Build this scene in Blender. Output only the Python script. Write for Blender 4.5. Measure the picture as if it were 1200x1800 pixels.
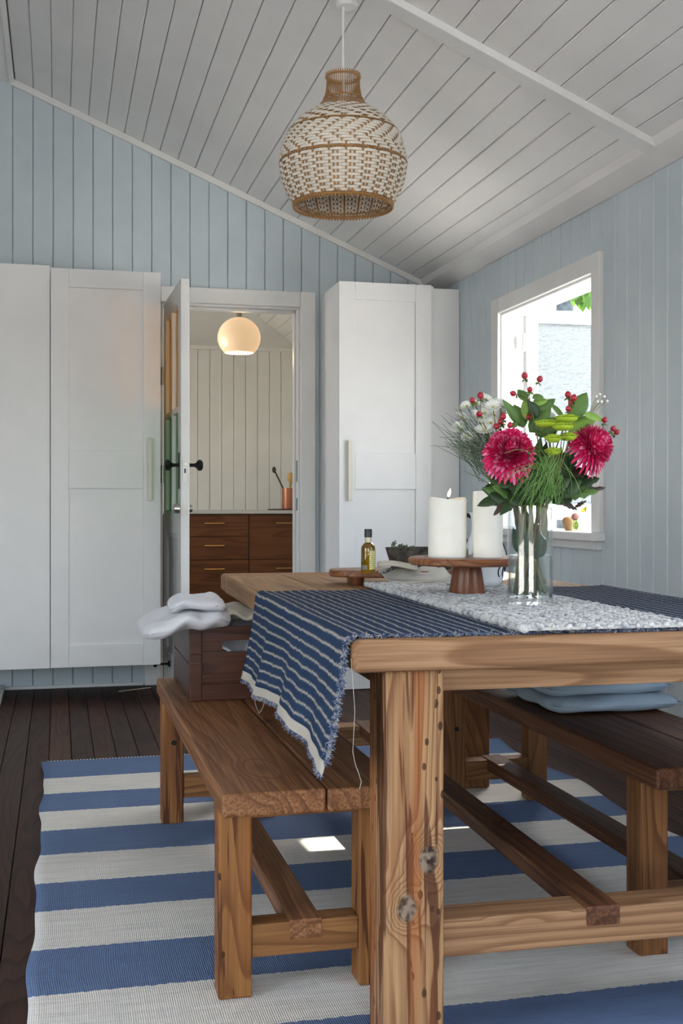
import bpy, bmesh, math, random
from mathutils import Vector, Matrix
random.seed(7)
sc = bpy.context.scene
for o in list(bpy.data.objects): bpy.data.objects.remove(o)
C = sc.collection
PI = math.pi

# ------------------------------------------------------------------ camera
F = 2045.0; CX = 600.0; CY = 885.0; TH = math.radians(13.68); H = 0.98
cd = bpy.data.cameras.new('camera'); cam = bpy.data.objects.new('camera', cd); C.objects.link(cam)
cam.location = (0, 0, H); cam.rotation_euler = (PI/2, 0, -TH)
cd.sensor_fit = 'VERTICAL'; cd.sensor_height = 36.0; cd.lens = 36.0*F/1800.0
cd.shift_y = (CY-900.0)/1800.0
cd.clip_start = 0.05; cd.clip_end = 200
sc.camera = cam

# ------------------------------------------------------------------ light
SUN = Vector((1.0, 1.27, 1.22)).normalized()
w = bpy.data.worlds.new('world'); sc.world = w; w.use_nodes = True
wn = w.node_tree.nodes; wl = w.node_tree.links
bg = wn['Background']
sky = wn.new('ShaderNodeTexSky'); sky.sky_type = 'NISHITA'; sky.sun_disc = False
sky.sun_elevation = math.asin(SUN.z); sky.sun_rotation = math.atan2(SUN.x, SUN.y)
sky.air_density = 1.0; sky.dust_density = 2.5; sky.ozone_density = 0.6
hs = wn.new('ShaderNodeHueSaturation'); hs.inputs['Saturation'].default_value = 0.5     # thin bright haze
wl.new(sky.outputs[0], hs.inputs['Color']); wl.new(hs.outputs[0], bg.inputs[0]); bg.inputs[1].default_value = 1.0
sd = bpy.data.lights.new('sun', 'SUN'); sd.energy = 14.0; sd.angle = 0.009; sd.color = (1.0, 0.93, 0.82)
so = bpy.data.objects.new('sun', sd); C.objects.link(so); so.location = (8, 8, 9)
so.rotation_euler = SUN.to_track_quat('Z', 'Y').to_euler()
def portal(name, loc, rot, sx, sy):
    d = bpy.data.lights.new(name, 'AREA'); d.shape = 'RECTANGLE'; d.size = sx; d.size_y = sy; d.energy = 1
    d.cycles.is_portal = True
    o = bpy.data.objects.new(name, d); C.objects.link(o); o.location = loc; o.rotation_euler = rot
portal('window_portal', (2.24, 4.82, 1.39), (0, PI/2, 0), 1.04, 1.02)
portal('rear_portal', (-0.35, -1.66, 1.05), (PI/2, 0, 0), 1.9, 2.1)
portal('side_portal', (-2.66, 0.85, 1.05), (0, -PI/2, 0), 2.1, 2.1)
portal('added_opening_portal', (2.24, 1.1, 1.39), (0, PI/2, 0), 1.04, 1.6)  # for the unseen right-wall opening added to light the table and cabinets
portal('kitchen_portal', (-0.56, 8.2, 1.5), (0, -PI/2, 0), 1.3, 1.7)
sc.view_settings.view_transform = 'Standard'; sc.view_settings.look = 'None'
sc.view_settings.gamma = 1.0; sc.view_settings.use_curve_mapping = False
sc.view_settings.exposure = 0.74
sc.cycles.max_bounces = 10; sc.cycles.diffuse_bounces = 6; sc.cycles.transparent_max_bounces = 16
sc.cycles.caustics_reflective = False; sc.cycles.caustics_refractive = False
sc.cycles.sample_clamp_indirect = 6.0

def at(px, py, d):
    r = (px-CX)/F*d; z = H-(py-CY)/F*d
    return Vector((r*math.cos(TH)+d*math.sin(TH), d*math.cos(TH)-r*math.sin(TH), z))

# ------------------------------------------------------------------ mesh helpers
class MB:
    def __init__(s): s.v = []; s.f = []; s.uv = {}
    def add(s, vs, fs):
        b = len(s.v); s.v += [Vector(p) for p in vs]; s.f += [tuple(i+b for i in f) for f in fs]; return b
    def box(s, x0, x1, y0, y1, z0, z1):
        s.add([(x0,y0,z0),(x1,y0,z0),(x1,y1,z0),(x0,y1,z0),(x0,y0,z1),(x1,y0,z1),(x1,y1,z1),(x0,y1,z1)],
              [(0,3,2,1),(4,5,6,7),(0,1,5,4),(1,2,6,5),(2,3,7,6),(3,0,4,7)]); return s
    def prism(s, poly, fn):
        """poly: list of 2D points (ccw), fn(a,b,k) -> 3D for k=0,1"""
        n = len(poly)
        b = [fn(p[0], p[1], 0) for p in poly]+[fn(p[0], p[1], 1) for p in poly]
        s.add(b, [tuple(range(n-1,-1,-1)), tuple(range(n,2*n))]+[(i,(i+1)%n,(i+1)%n+n,i+n) for i in range(n)]); return s
    def tube(s, pts, rad, n=8, cap=True):
        pts = [Vector(p) for p in pts]
        if not hasattr(rad, '__len__'): rad = [rad]*len(pts)
        t0 = (pts[1]-pts[0]).normalized()
        a = t0.orthogonal().normalized(); vs = []
        for i, p in enumerate(pts):
            if i == 0: t = t0
            elif i == len(pts)-1: t = (pts[i]-pts[i-1]).normalized()
            else: t = (pts[i+1]-pts[i-1]).normalized()
            a = (a-t*a.dot(t))
            a = a.normalized() if a.length > 1e-6 else t.orthogonal().normalized()
            b = t.cross(a)
            for k in range(n):
                an = 2*PI*k/n; vs.append(p+(a*math.cos(an)+b*math.sin(an))*rad[i])
        fs = []
        for i in range(len(pts)-1):
            for k in range(n):
                fs.append((i*n+k, i*n+(k+1)%n, (i+1)*n+(k+1)%n, (i+1)*n+k))
        if cap:
            fs.append(tuple(range(n-1,-1,-1))); m = (len(pts)-1)*n; fs.append(tuple(range(m, m+n)))
        s.add(vs, fs); return s
    def lathe(s, prof, n=32, c=(0,0,0), axis=None, closed=False):
        """prof: (r,z) list"""
        vs = []; c = Vector(c)
        if axis is None: ex, ey, ez = Vector((1,0,0)), Vector((0,1,0)), Vector((0,0,1))
        else:
            ez = Vector(axis).normalized(); ex = ez.orthogonal().normalized(); ey = ez.cross(ex)
        for r, z in prof:
            for k in range(n):
                a = 2*PI*k/n; vs.append(c+ex*(r*math.cos(a))+ey*(r*math.sin(a))+ez*z)
        fs = []; m = len(prof)
        for i in range(m if closed else m-1):
            j = (i+1) % m
            for k in range(n):
                fs.append((i*n+k, i*n+(k+1)%n, j*n+(k+1)%n, j*n+k))
        if not closed:
            if prof[0][0] > 1e-6: fs.append(tuple(range(n-1,-1,-1)))
            if prof[-1][0] > 1e-6: fs.append(tuple(range((m-1)*n, m*n)))
        s.add(vs, fs); return s
    def ell(s, c, rx, ry, rz, M=None, n=8, m=5):
        vs = []; fs = []
        M = M or Matrix.Identity(3); c = Vector(c)
        vs.append(c+M@Vector((0,0,-rz)))
        for i in range(1, m):
            t = -PI/2+PI*i/m
            for k in range(n):
                a = 2*PI*k/n
                vs.append(c+M@Vector((rx*math.cos(t)*math.cos(a), ry*math.cos(t)*math.sin(a), rz*math.sin(t))))
        vs.append(c+M@Vector((0,0,rz)))
        for k in range(n): fs.append((0, 1+(k+1)%n, 1+k))
        for i in range(m-2):
            for k in range(n):
                fs.append((1+i*n+k, 1+i*n+(k+1)%n, 1+(i+1)*n+(k+1)%n, 1+(i+1)*n+k))
        L = len(vs)-1; b = 1+(m-2)*n
        for k in range(n): fs.append((b+k, b+(k+1)%n, L))
        s.add(vs, fs); return s
    def grid(s, fn, nu, nv, uvfn=None, flip=False):
        b = len(s.v)
        for i in range(nu+1):
            for j in range(nv+1):
                s.v.append(Vector(fn(i/nu, j/nv)))
                if uvfn: s.uv[b+i*(nv+1)+j] = uvfn(i/nu, j/nv)
        for i in range(nu):
            for j in range(nv):
                q = (b+i*(nv+1)+j, b+(i+1)*(nv+1)+j, b+(i+1)*(nv+1)+j+1, b+i*(nv+1)+j+1)
                s.f.append(q[::-1] if flip else q)
        return s
    def build(s, name, m, parent=None, smooth=False, bevel=0, solid=0, sub=0, seg=2, angle=None):
        if parent is None:
            lo = Vector([min(p[i] for p in s.v) for i in range(3)]); hi = Vector([max(p[i] for p in s.v) for i in range(3)])
            off = Vector(((lo.x+hi.x)/2, (lo.y+hi.y)/2, lo.z))
        else: off = Vector(parent['_off']) if '_off' in parent else Vector((0,0,0))
        me = bpy.data.meshes.new(name); me.from_pydata([p-off for p in s.v], [], s.f)
        if s.uv:
            ul = me.uv_layers.new(name='UVMap')
            for lp in me.loops: ul.data[lp.index].uv = s.uv.get(lp.vertex_index, (0,0))
        me.materials.append(m)
        if smooth:
            for p in me.polygons: p.use_smooth = True
            if angle: me.set_sharp_from_angle(angle=math.radians(angle))
        me.update()
        o = bpy.data.objects.new(name, me); C.objects.link(o)
        o['_off'] = tuple(off)
        if parent is None: o.location = off
        else: o.parent = parent
        if solid:
            md = o.modifiers.new('solid', 'SOLIDIFY'); md.thickness = solid; md.offset = 0
        if bevel:
            md = o.modifiers.new('bevel', 'BEVEL'); md.width = bevel; md.segments = seg; md.limit_method = 'ANGLE'; md.angle_limit = math.radians(40)
            md.harden_normals = False
        if sub:
            md = o.modifiers.new('sub', 'SUBSURF'); md.levels = sub; md.render_levels = sub
        return o
def empty(name, loc, label, cat, group=None, rz=0):
    o = bpy.data.objects.new(name, None); C.objects.link(o); o.location = loc; o.rotation_euler = (0,0,rz)
    o['_off'] = tuple(loc); o.empty_display_size = 0.05
    return tag(o, label, cat, group)
def tag(o, label=None, cat=None, group=None, kind=None):
    if label: o['label'] = label
    if cat: o['category'] = cat
    if group: o['group'] = group
    if kind: o['kind'] = kind
    return o
def struct(o, label=None, cat=None):
    o['kind'] = 'structure'
    return tag(o, label, cat)
def B(*a): return MB().box(*a)

# ------------------------------------------------------------------ materials
def lin(h):
    h = h.lstrip('#'); r = []
    for i in (0,2,4):
        c = int(h[i:i+2],16)/255; r.append(c/12.92 if c <= .04045 else ((c+.055)/1.055)**2.4)
    return (*r, 1)
class NT:
    def __init__(s, name):
        s.m = bpy.data.materials.new(name); s.m.use_nodes = True; s.t = s.m.node_tree
        s.p = s.t.nodes['Principled BSDF']; s.out = s.t.nodes['Material Output']
    def n(s, typ, _props=None, **k):
        nd = s.t.nodes.new('ShaderNode'+typ)
        for a, b in (_props or {}).items(): setattr(nd, a, b)
        for a, b in k.items(): s.set(nd, a.replace('_', ' '), b)
        return nd
    def set(s, nd, key, val):
        inp = nd.inputs[int(key)] if key.isdigit() else nd.inputs[key]
        if hasattr(val, 'is_output') or isinstance(val, bpy.types.NodeSocket): s.t.links.new(val, inp)
        else: inp.default_value = val
    def math(s, op, a, b=0.0, c=None):
        nd = s.t.nodes.new('ShaderNodeMath'); nd.operation = op
        s.set(nd, '0', a); s.set(nd, '1', b)
        if c is not None: s.set(nd, '2', c)
        return nd.outputs[0]
    def obj(s): return s.n('TexCoord').outputs['Object']
    def uv(s): return s.n('TexCoord').outputs['UV']
    def map(s, v, scale=(1,1,1), loc=(0,0,0), rot=(0,0,0)):
        nd = s.n('Mapping'); s.set(nd,'Vector',v); nd.inputs['Scale'].default_value = scale; nd.inputs['Location'].default_value = loc
        nd.inputs['Rotation'].default_value = rot; return nd.outputs[0]
    def noise(s, v, scale, detail=2.0, rough=.5, dist=0.0):
        nd = s.n('TexNoise', Scale=scale, Detail=detail, Roughness=rough, Distortion=dist); s.set(nd,'Vector',v); return nd.outputs['Fac']
    def ramp(s, f, stops, interp='LINEAR'):
        nd = s.t.nodes.new('ShaderNodeValToRGB'); cr = nd.color_ramp; cr.interpolation = interp
        while len(cr.elements) < len(stops): cr.elements.new(0.5)
        for e, (p, c) in zip(cr.elements, stops):
            e.position = p; e.color = lin(c) if isinstance(c, str) else ((c,c,c,1) if not hasattr(c,'__len__') else c)
        s.set(nd, '0', f); return nd.outputs[0]
    def mix(s, f, a, b, blend='MIX'):
        nd = s.t.nodes.new('ShaderNodeMix'); nd.data_type = 'RGBA'; nd.blend_type = blend
        s.set(nd, '0', f); s.set(nd, '6', lin(a) if isinstance(a,str) else a); s.set(nd, '7', lin(b) if isinstance(b,str) else b)
        return nd.outputs[2]
    def bump(s, h, strength=.3, dist=.005):
        nd = s.n('Bump', Strength=strength, Distance=dist); s.set(nd,'Height',h); s.t.links.new(nd.outputs[0], s.p.inputs['Normal'])
    def base(s, col, rough=.5, spec=.5):
        s.set(s.p, 'Base Color', lin(col) if isinstance(col,str) else col); s.set(s.p, 'Roughness', rough)
        s.p.inputs['Specular IOR Level'].default_value = spec
        return s.m
def plain(name, col, rough=.5, metal=0, spec=.5, **k):
    t = NT(name); t.base(col, rough, spec); t.p.inputs['Metallic'].default_value = metal
    for a, b in k.items(): t.set(t.p, a.replace('_',' '), b)
    return t.m
def paint(name, col, col2, rough=.4, spots=0):
    t = NT(name); v = t.obj()
    c = t.mix(t.ramp(t.noise(v, 3.1, 4, .6), [(.35,0.0),(.7,1.0)]), col, col2)
    if spots:
        vo = t.n('TexNoise', Scale=23.0, Detail=2.0); t.set(vo,'Vector',v)
        c = t.mix(t.ramp(vo.outputs['Fac'], [(.74,0.0),(.77,spots)]), c, '#4a443c')
    t.bump(t.noise(v, 90, 3), .08, .002)
    return t.base(c, rough, .4)
def wood(name, axis, cols, scale=1.0, rings=26, knots=(), rough=.55, worm=0.0, randknot=True, dark='#2a160c', seed=0.0, along=.11, fibs=.45):
    """cols: light, mid, dark growth colours; grain runs along axis"""
    t = NT(name); v = t.obj()
    v = t.map(v, loc=(seed, seed*1.7, seed*.6))
    st = [1,1,1]; st[axis] = along
    q = t.map(v, scale=tuple(x*scale for x in st))
    fld = t.noise(q, 5.5, 2.0, .45)
    kn = None
    for (kx, ky, kz, kr) in knots:
        sv = t.n('VectorMath', {'operation':'SUBTRACT'}); t.set(sv,'0',v); sv.inputs[1].default_value = (kx+seed, ky+seed*1.7, kz+seed*.6)
        s2 = [1/kr]*3; s2[axis] = .8/kr
        wv = t.n('TexNoise', Scale=30.0); t.set(wv,'Vector',v)
        mp = t.map(sv.outputs[0], scale=tuple(s2))
        ln = t.n('VectorMath', {'operation':'LENGTH'}); t.set(ln,'0',mp)
        dd = t.math('ADD', ln.outputs['Value'], t.math('MULTIPLY', t.math('SUBTRACT', wv.outputs['Fac'], .5), .7))
        g = t.math('POWER', 2.718, t.math('MULTIPLY', t.math('MULTIPLY', dd, dd), -0.45))
        fld = t.math('ADD', fld, t.math('MULTIPLY', g, .32))
        core = t.ramp(dd, [(.72,1.0),(1.0,0.0)])
        kn = core if kn is None else t.math('MAXIMUM', kn, core)
    if randknot:
        st3 = [3.6,3.6,3.6]; st3[axis] = 1.5
        vo = t.n('TexVoronoi', {'voronoi_dimensions':'3D'}, Scale=1.0); t.set(vo,'Vector',t.map(v, scale=tuple(st3)))
        g = t.ramp(vo.outputs['Distance'], [(0.0,1.0),(.22,0.0)])
        fld = t.math('ADD', fld, t.math('MULTIPLY', g, .3))
        rk = t.ramp(vo.outputs['Distance'], [(.05,1.0),(.09,0.0)])
        kn = rk if kn is None else t.math('MAXIMUM', kn, rk)
    ph = t.math('MULTIPLY', fld, rings*1.0)
    ring = t.math('FRACT', ph)
    rf = t.ramp(ring, [(0.0,.05),(.55,.35),(.86,1.0),(.93,.9),(1.0,.05)])
    st2 = [1,1,1]; st2[axis] = .02
    fib = t.noise(t.map(v, scale=tuple(st2)), 170, 2, .6)
    tone = t.noise(q, 2.2, 3, .6)
    c = t.mix(tone, cols[0], cols[1])
    c = t.mix(t.math('MULTIPLY', rf, .75), c, cols[2])
    c = t.mix(t.ramp(fib, [(.35,fibs),(.62,0.0)]), c, cols[2])
    big = t.noise(t.map(v, scale=tuple(x*.7 for x in st)), 4.3, 3, .65)
    c = t.mix(t.ramp(big, [(.58,0.0),(.75,.6)]), c, dark)
    if worm:
        st4 = [1,1,1]; st4[axis] = .55
        vw = t.n('TexVoronoi', Scale=44.0); t.set(vw,'Vector',t.map(v, scale=tuple(st4)))
        msk = t.noise(t.map(v, scale=tuple(st)), 9.0, 1)
        hole = t.math('MULTIPLY', t.math('LESS_THAN', vw.outputs['Distance'], .20), t.math('GREATER_THAN', msk, .60-worm*.14))
        c = t.mix(t.math('MULTIPLY', hole, .85), c, dark)
        st5 = [1,1,1]; st5[axis] = .05
        strk = t.noise(t.map(v, scale=tuple(st5)), 55.0, 2, .5, .6)
        c = t.mix(t.ramp(strk, [(.61-.08*worm,0.0),(.65-.08*worm,.85)]), c, '#47220f')
        c = t.mix(t.ramp(t.noise(t.map(v, scale=tuple(st5)), 27.0, 2), [(.48,0.0),(.64,.3+.3*worm)]), c, '#94501f')
    if kn is not None:
        kc = t.mix(t.ramp(t.noise(v, 70, 3), [(.4,0.0),(.6,1.0)]), '#241c17', '#8d7c6c') if knots else '#2c1a10'
        c = t.mix(t.math('MULTIPLY', kn, .85), c, kc)
    t.bump(t.math('ADD', t.math('MULTIPLY', fib, .6), t.math('MULTIPLY', rf, -.5)), .35, .002)
    return t.base(c, rough, .28)
def fabric(name, c1, c2, sc_=300, rough=.9, bump=.3):
    t = NT(name); v = t.obj()
    c = t.mix(t.noise(v, 6, 3), c1, c2)
    t.bump(t.noise(v, sc_, 2), bump, .002)
    t.base(c, rough, .15); t.p.inputs['Sheen Weight'].default_value = .15
    return t.m
def tglass(name, col, rough=.05, tint=.95, bumpy=0):
    t = NT(name); nodes = t.t.nodes
    tr = nodes.new('ShaderNodeBsdfTransparent'); tr.inputs[0].default_value = lin(col) if isinstance(col,str) else col
    gl = nodes.new('ShaderNodeBsdfGlossy'); gl.inputs['Roughness'].default_value = rough
    fr = nodes.new('ShaderNodeLayerWeight'); fr.inputs[0].default_value = .5
    pw = t.math('MULTIPLY_ADD', t.math('POWER', fr.outputs['Facing'], 3.0), .75, .07)
    mx = nodes.new('ShaderNodeMixShader')
    t.t.links.new(pw, mx.inputs[0]); t.t.links.new(tr.outputs[0], mx.inputs[1]); t.t.links.new(gl.outputs[0], mx.inputs[2])
    if bumpy:
        bp = t.n('Bump', Strength=bumpy, Distance=.01); t.set(bp,'Height', t.noise(t.obj(), 60, 2))
        t.t.links.new(bp.outputs[0], gl.inputs['Normal']); t.t.links.new(bp.outputs[0], fr.inputs['Normal'])
    t.t.links.new(mx.outputs[0], t.out.inputs[0]); nodes.remove(t.p)
    return t.m
def emit(name, col, st):
    t = NT(name); t.base(col, .4); t.p.inputs['Emission Color'].default_value = lin(col); t.p.inputs['Emission Strength'].default_value = st
    return t.m

M = {}
M['blue_paint'] = paint('pale_blue_paint', '#c3ced4', '#b9c5cc', .38)
M['white_paint'] = paint('white_gloss_paint', '#e2e2e1', '#dadad8', .32)
M['ceil_paint'] = paint('white_ceiling_paint', '#e6e5e4', '#dfdedd', .35)
M['kitchen_paint'] = paint('cream_paint', '#dbd8d0', '#d2cfc6', .4)
M['cab_white'] = paint('cabinet_lacquer', '#e9e9e9', '#e3e3e3', .3)
M['shadow_gap'] = plain('dark_joint', '#98a2a8', .9)
M['ceil_gap'] = plain('ceiling_joint', '#8e8c8a', .9)
M['sub_floor'] = plain('sub_floor_dark', '#15100d', .9)
for i in range(4):
    M['floor%d'%i] = wood('dark_floorboard_%d'%i, 1, [('#5c3d30','#4a3026','#2c1a13'),('#503629','#3f281f','#251510'),('#664433','#523527','#301d14'),('#523a30','#412d25','#271811')][i], rings=14, rough=.62, randknot=False, dark='#1d1310', seed=i*2.3)
PINE = ('#b98e63', '#a1744a', '#74482a')
M['leg_feature'] = wood('worm_eaten_pine', 2, ('#c09a70','#a67c52','#6a4126'), rings=20, knots=((.143,.03,.352,.021),(.101,.03,.272,.021)), worm=1.0, randknot=False, rough=.5)
M['pine_z'] = wood('aged_pine_upright', 2, ('#b58a60','#9c6f45','#6a4025'), rings=22, worm=.3, rough=.55, seed=1.3)
M['pine_y'] = wood('aged_pine_lengthwise', 1, ('#b0906c','#9a7853','#755236'), rings=14, rough=.6, seed=.7, along=.05, fibs=.7)
M['pine_x'] = wood('aged_pine_crosswise', 0, ('#b38d6a','#9c7653','#6f4b30'), rings=16, rough=.6, seed=2.1, along=.07, fibs=.6)
M['bench_y'] = wood('bench_seat_pine', 1, ('#ab7a52','#94633e','#603a21'), rings=15, rough=.5, seed=3.4, along=.045, fibs=.8)
M['bench_x'] = wood('bench_cross_pine', 0, ('#a87746','#8d5f34','#633c1e'), rings=20, rough=.5, seed=4.4, randknot=False)
M['bench_z'] = wood('bench_leg_pine', 2, ('#ab7a46','#935f31','#65391a'), rings=20, worm=.25, rough=.5, seed=5.2, randknot=False)
M['dbench_y'] = wood('dark_bench_seat', 1, ('#7e5338','#65422c','#3f2618'), rings=14, rough=.55, seed=6.3, along=.045, fibs=.8)
M['dbench_x'] = wood('dark_bench_cross', 0, ('#96683e','#7b5230','#523219'), rings=20, rough=.5, seed=7.1, randknot=False)
M['dbench_z'] = wood('dark_bench_leg', 2, ('#94663d','#784d2b','#4e2e17'), rings=20, rough=.5, seed=8.8, randknot=False)
M['crate_x'] = wood('dark_crate_front', 0, ('#5d3423','#46261a','#28140e'), rings=16, rough=.35, seed=1.9, dark='#170b07')
M['crate_y'] = wood('dark_crate_side', 1, ('#5c4238','#493329','#2d1d17'), rings=16, rough=.4, seed=2.9, dark='#1b100b')
M['kitchen_wood'] = wood('walnut_veneer', 0, ('#7a4a28','#6a3f22','#4f2e18'), rings=8, rough=.4, seed=4.9, randknot=False, dark='#4a2a15')
M['acacia_x'] = wood('acacia_board', 0, ('#a9764f','#875539','#57321f'), rings=16, rough=.35, seed=.4, randknot=False)
M['acacia_z'] = wood('acacia_pedestal', 2, ('#8f5a3d','#75452e','#4c2a1b'), rings=14, rough=.3, seed=.9, randknot=False)
M['brass'] = plain('brass', '#c8a165', .35, 1)
M['chrome'] = plain('worn_chrome', '#c9c6c0', .3, 1)
M['black_iron'] = plain('black_iron', '#16140f', .4, .3)
M['worktop'] = plain('grey_stone_worktop', '#b9b8b0', .35)
M['amber_glass'] = tglass('amber_glass', '#f0cb66', .25, bumpy=.6)
M['green_glass'] = tglass('green_glass', '#3fae3c', .25, bumpy=.6)
M['vase_glass'] = tglass('clear_vase_glass', (.965,.975,.975,1), .02)
M['copper'] = plain('copper', '#b9795a', .4, .7)

# ------------------------------------------------------------------ room shell
XR = 2.10; XL = -2.6; YB = 6.35; YF = -1.6
RX0, RX1, RZ = -0.333, -0.233, 3.208
CX1, CZ1 = 2.031, 2.242
SL = (RZ-CZ1)/(CX1-RX1)                      # ceiling slope
def ceil_z(x):
    if x > RX1: return RZ-SL*(x-RX1)
    if x < RX0: return RZ-SL*(RX0-x)
    return RZ
def board(mb, p0, u, v, n, w_, L0, L1, t, c0=.003, c1=.003, zb0=0, zb1=None):
    """chamfered board; runs along v, width along u, proud along n"""
    zb1 = zb0 if zb1 is None else zb1
    cs = [(0,0),(w_,0),(w_,t-c1),(w_-c1,t),(c0,t),(0,t-c0)]
    def fn(a, b, k):
        f = a/w_
        l = (L0+(L1-L0)*f) if k else (zb0+(zb1-zb0)*f)
        return p0+u*a+n*b+v*l
    mb.prism(cs, fn)
ux, uy, uz = Vector((1,0,0)), Vector((0,1,0)), Vector((0,0,1))

# floor
fl = struct(B(XL-.15, XR+.15, YF-.15, YB+.12, -.12, -.022).build('floor', M['sub_floor']))
k = 0; x = XL
while x < XR-.01:
    x1 = min(x+.0855, XR)
    cuts = [YF, YB+.12]
    if x > -0.5: cuts = [YF, random.uniform(.5, 1.6), random.choice([random.uniform(2.8,5.6), 99]), YB+.12]
    cuts = [c for c in cuts if c < 90]
    for a, b in zip(cuts[:-1], cuts[1:]):
        m = MB(); dz = random.uniform(-.0012, .0008)
        board(m, Vector((x+.0014, a+.001, -.022)), ux, uy, uz, x1-x-.0028, b-a-.002, b-a-.002, .022+dz, .0015, .0015)
        m.build('floorboard', M['floor%d' % random.randrange(4)], fl)
    x = x1; k += 1

# back wall with the doorway
DX0, DX1, DZ = .538, 1.307, 2.07
wb = MB()
wb.box(XL-.15, DX0, YB+.012, YB+.12, -.02, 3.5); wb.box(DX1, XR+.15, YB+.012, YB+.12, -.02, 3.5); wb.box(DX0, DX1, YB+.012, YB+.12, DZ, 3.5)
wb = struct(wb.build('wall_back', M['shadow_gap']))
def holes_boards(parent, x0, x1, top, hole, mk, mat, pitch, gap=.0026, z0=0.0):
    """mk(mb,xa,xb,za,(zta,ztb),ca,cb) adds one slice"""
    hx0, hx1, hz0, hz1 = hole; x = x0
    while x < x1-.012:
        xe = min(x+pitch, x1); a, b = x+gap/2, xe-gap/2
        cuts = sorted(set([a]+[h for h in (hx0, hx1) if a+.002 < h < b-.002]+[b]))
        m = MB()
        for p, q in zip(cuts[:-1], cuts[1:]):
            ca = .0035 if p == a else 0; cb = .0035 if q == b else 0
            mid = (p+q)/2
            if hx0 < mid < hx1:
                if hz0 > z0+.01: mk(m, p, q, z0, (hz0, hz0), ca, cb)
                mk(m, p, q, hz1, (top(p), top(q)), ca, cb)
            else: mk(m, p, q, z0, (top(p), top(q)), ca, cb)
        m.build('board', mat, parent); x = xe
def mk_back(m, a, b, z0, zt, ca, cb):
    board(m, Vector((a, YB+.012, 0)), ux, uz, -uy, b-a, zt[0], zt[1], .012, ca, cb, z0)
holes_boards(wb, RX1-.1033*22, XR, lambda x: ceil_z(x)+.02, (DX0-.02, DX1+.02, -1, DZ+.02), mk_back, M['blue_paint'], .1033)

# right wall with the window
WY0, WY1, WZ0, WZ1 = 4.31, 5.33, .866, 1.907
wr = MB()
for a in ((2.03, WY0, -.02, 2.6), (WY1, YB+4.2, -.02, 2.6), (WY0, WY1, -.02, WZ0-.03), (WY0, WY1, WZ1, 2.6)):
    wr.box(XR+.012, XR+.11, a[0], a[1], a[2], a[3])
wr = struct(wr.build('wall_right', M['shadow_gap']))
def mk_right(m, a, b, z0, zt, ca, cb):
    board(m, Vector((XR+.012, a, 0)), uy, uz, -ux, b-a, zt[0], zt[1], .012, ca, cb, z0)
holes_boards(wr, YB-.1005*43, YB, lambda y: 2.21, (WY0-.01, WY1+.01, WZ0-.02, WZ1+.01), mk_right, M['blue_paint'], .1005)

m = MB()
for a in ((YF-.15, .3, -.02, 2.6), (1.9, 2.029, -.02, 2.6), (.3, 1.9, -.02, WZ0), (.3, 1.9, WZ1, 2.6)): m.box(XR, XR+.11, a[0], a[1], a[2], a[3])  # unseen opening in this wall, added to let in light from the right
struct(m.build('wall_right_near', M['blue_paint']))
# far side of the room, behind and beside the camera
wl_ = MB()
for a in ((YF-.15, -.2, 0, 2.6), (1.9, YB+.12, 0, 2.6), (-.2, 1.9, 2.1, 2.6)): wl_.box(XL-.12, XL, a[0], a[1], a[2], a[3])
struct(wl_.build('wall_left', M['blue_paint']))
wf = MB()
for a in ((XL-.12, -1.3, 0, 3.5), (.6, XR+.11, 0, 3.5), (-1.3, .6, 2.1, 3.5)): wf.box(a[0], a[1], YF-.12, YF, a[2], a[3])
struct(wf.build('wall_front', M['blue_paint']))

# ceiling: roof slab with boards below
def slab(m, p, q, t):
    (xa, za), (xb, zb) = p, q
    m.prism([(xa,za),(xb,zb),(xb,zb+t),(xa,za+t)], lambda a,b,k: Vector((a, YB+.12 if k == 0 else YF-.12, b)))
cb_ = MB(); e = .014
slab(cb_, (RX1-.01, RZ+e), (XR+.15, ceil_z(XR+.15)+e), .1)
slab(cb_, (RX0-.01, RZ+e), (RX1+.01, RZ+e), .1)
slab(cb_, (XL-.15, ceil_z(XL-.15)+e), (RX0+.01, RZ+e), .1)
ce = struct(cb_.build('ceiling', M['ceil_gap']))
su = Vector((1,0,-SL)).normalized(); sn = Vector((-SL,0,-1)).normalized()
slen = math.hypot(CX1-RX1, CZ1-RZ); pit = .1024
def ceil_boards(p0, su, sn, n0, n1):
    for i in range(n0, n1):
        m = MB(); board(m, p0+su*(i*pit+.0013)-sn*.012, su, uy, sn, pit-.0026, YB-YF, YB-YF, .012, .0035, .0035)
        m.build('ceiling_board', M['ceil_paint'], ce)
P0 = Vector((RX1+.012, YF, RZ-.005))
ceil_boards(P0, su, sn, 0, int((slen+.05)/pit)+1)
su2 = Vector((-1,0,-SL)).normalized(); sn2 = Vector((SL,0,-1)).normalized()
ceil_boards(Vector((RX0-.012, YF, RZ-.005)), su2, sn2, 0, 24)
B(RX0-.004, RX1-.008, YF, YB, RZ-.012, RZ+.02).build('ridge_board', M['ceil_paint'], ce)
B(RX1-.018, RX1+.008, YF, YB, RZ-.022, RZ+.02).build('ridge_bead', M['white_paint'], ce, bevel=.004)

# trims
def sloped(m, y0, y1, xa, xb, o0, o1):
    m.prism([(xa, ceil_z(xa)-o1),(xb, ceil_z(xb)-o1),(xb, ceil_z(xb)-o0),(xa, ceil_z(xa)-o0)], lambda a,b,k: Vector((a, y1 if k == 0 else y0, b)))
    return m
struct(sloped(MB(), YB-.022, YB, RX1-.01, CX1+.02, -.006, .032).build('trim_1', M['white_paint'], bevel=.004))
# rafter batten on the ceiling
struct(sloped(MB(), 3.675, 3.757, RX1+.02, CX1+.01, -.004, .026).build('trim_2', M['white_paint'], bevel=.003))
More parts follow.
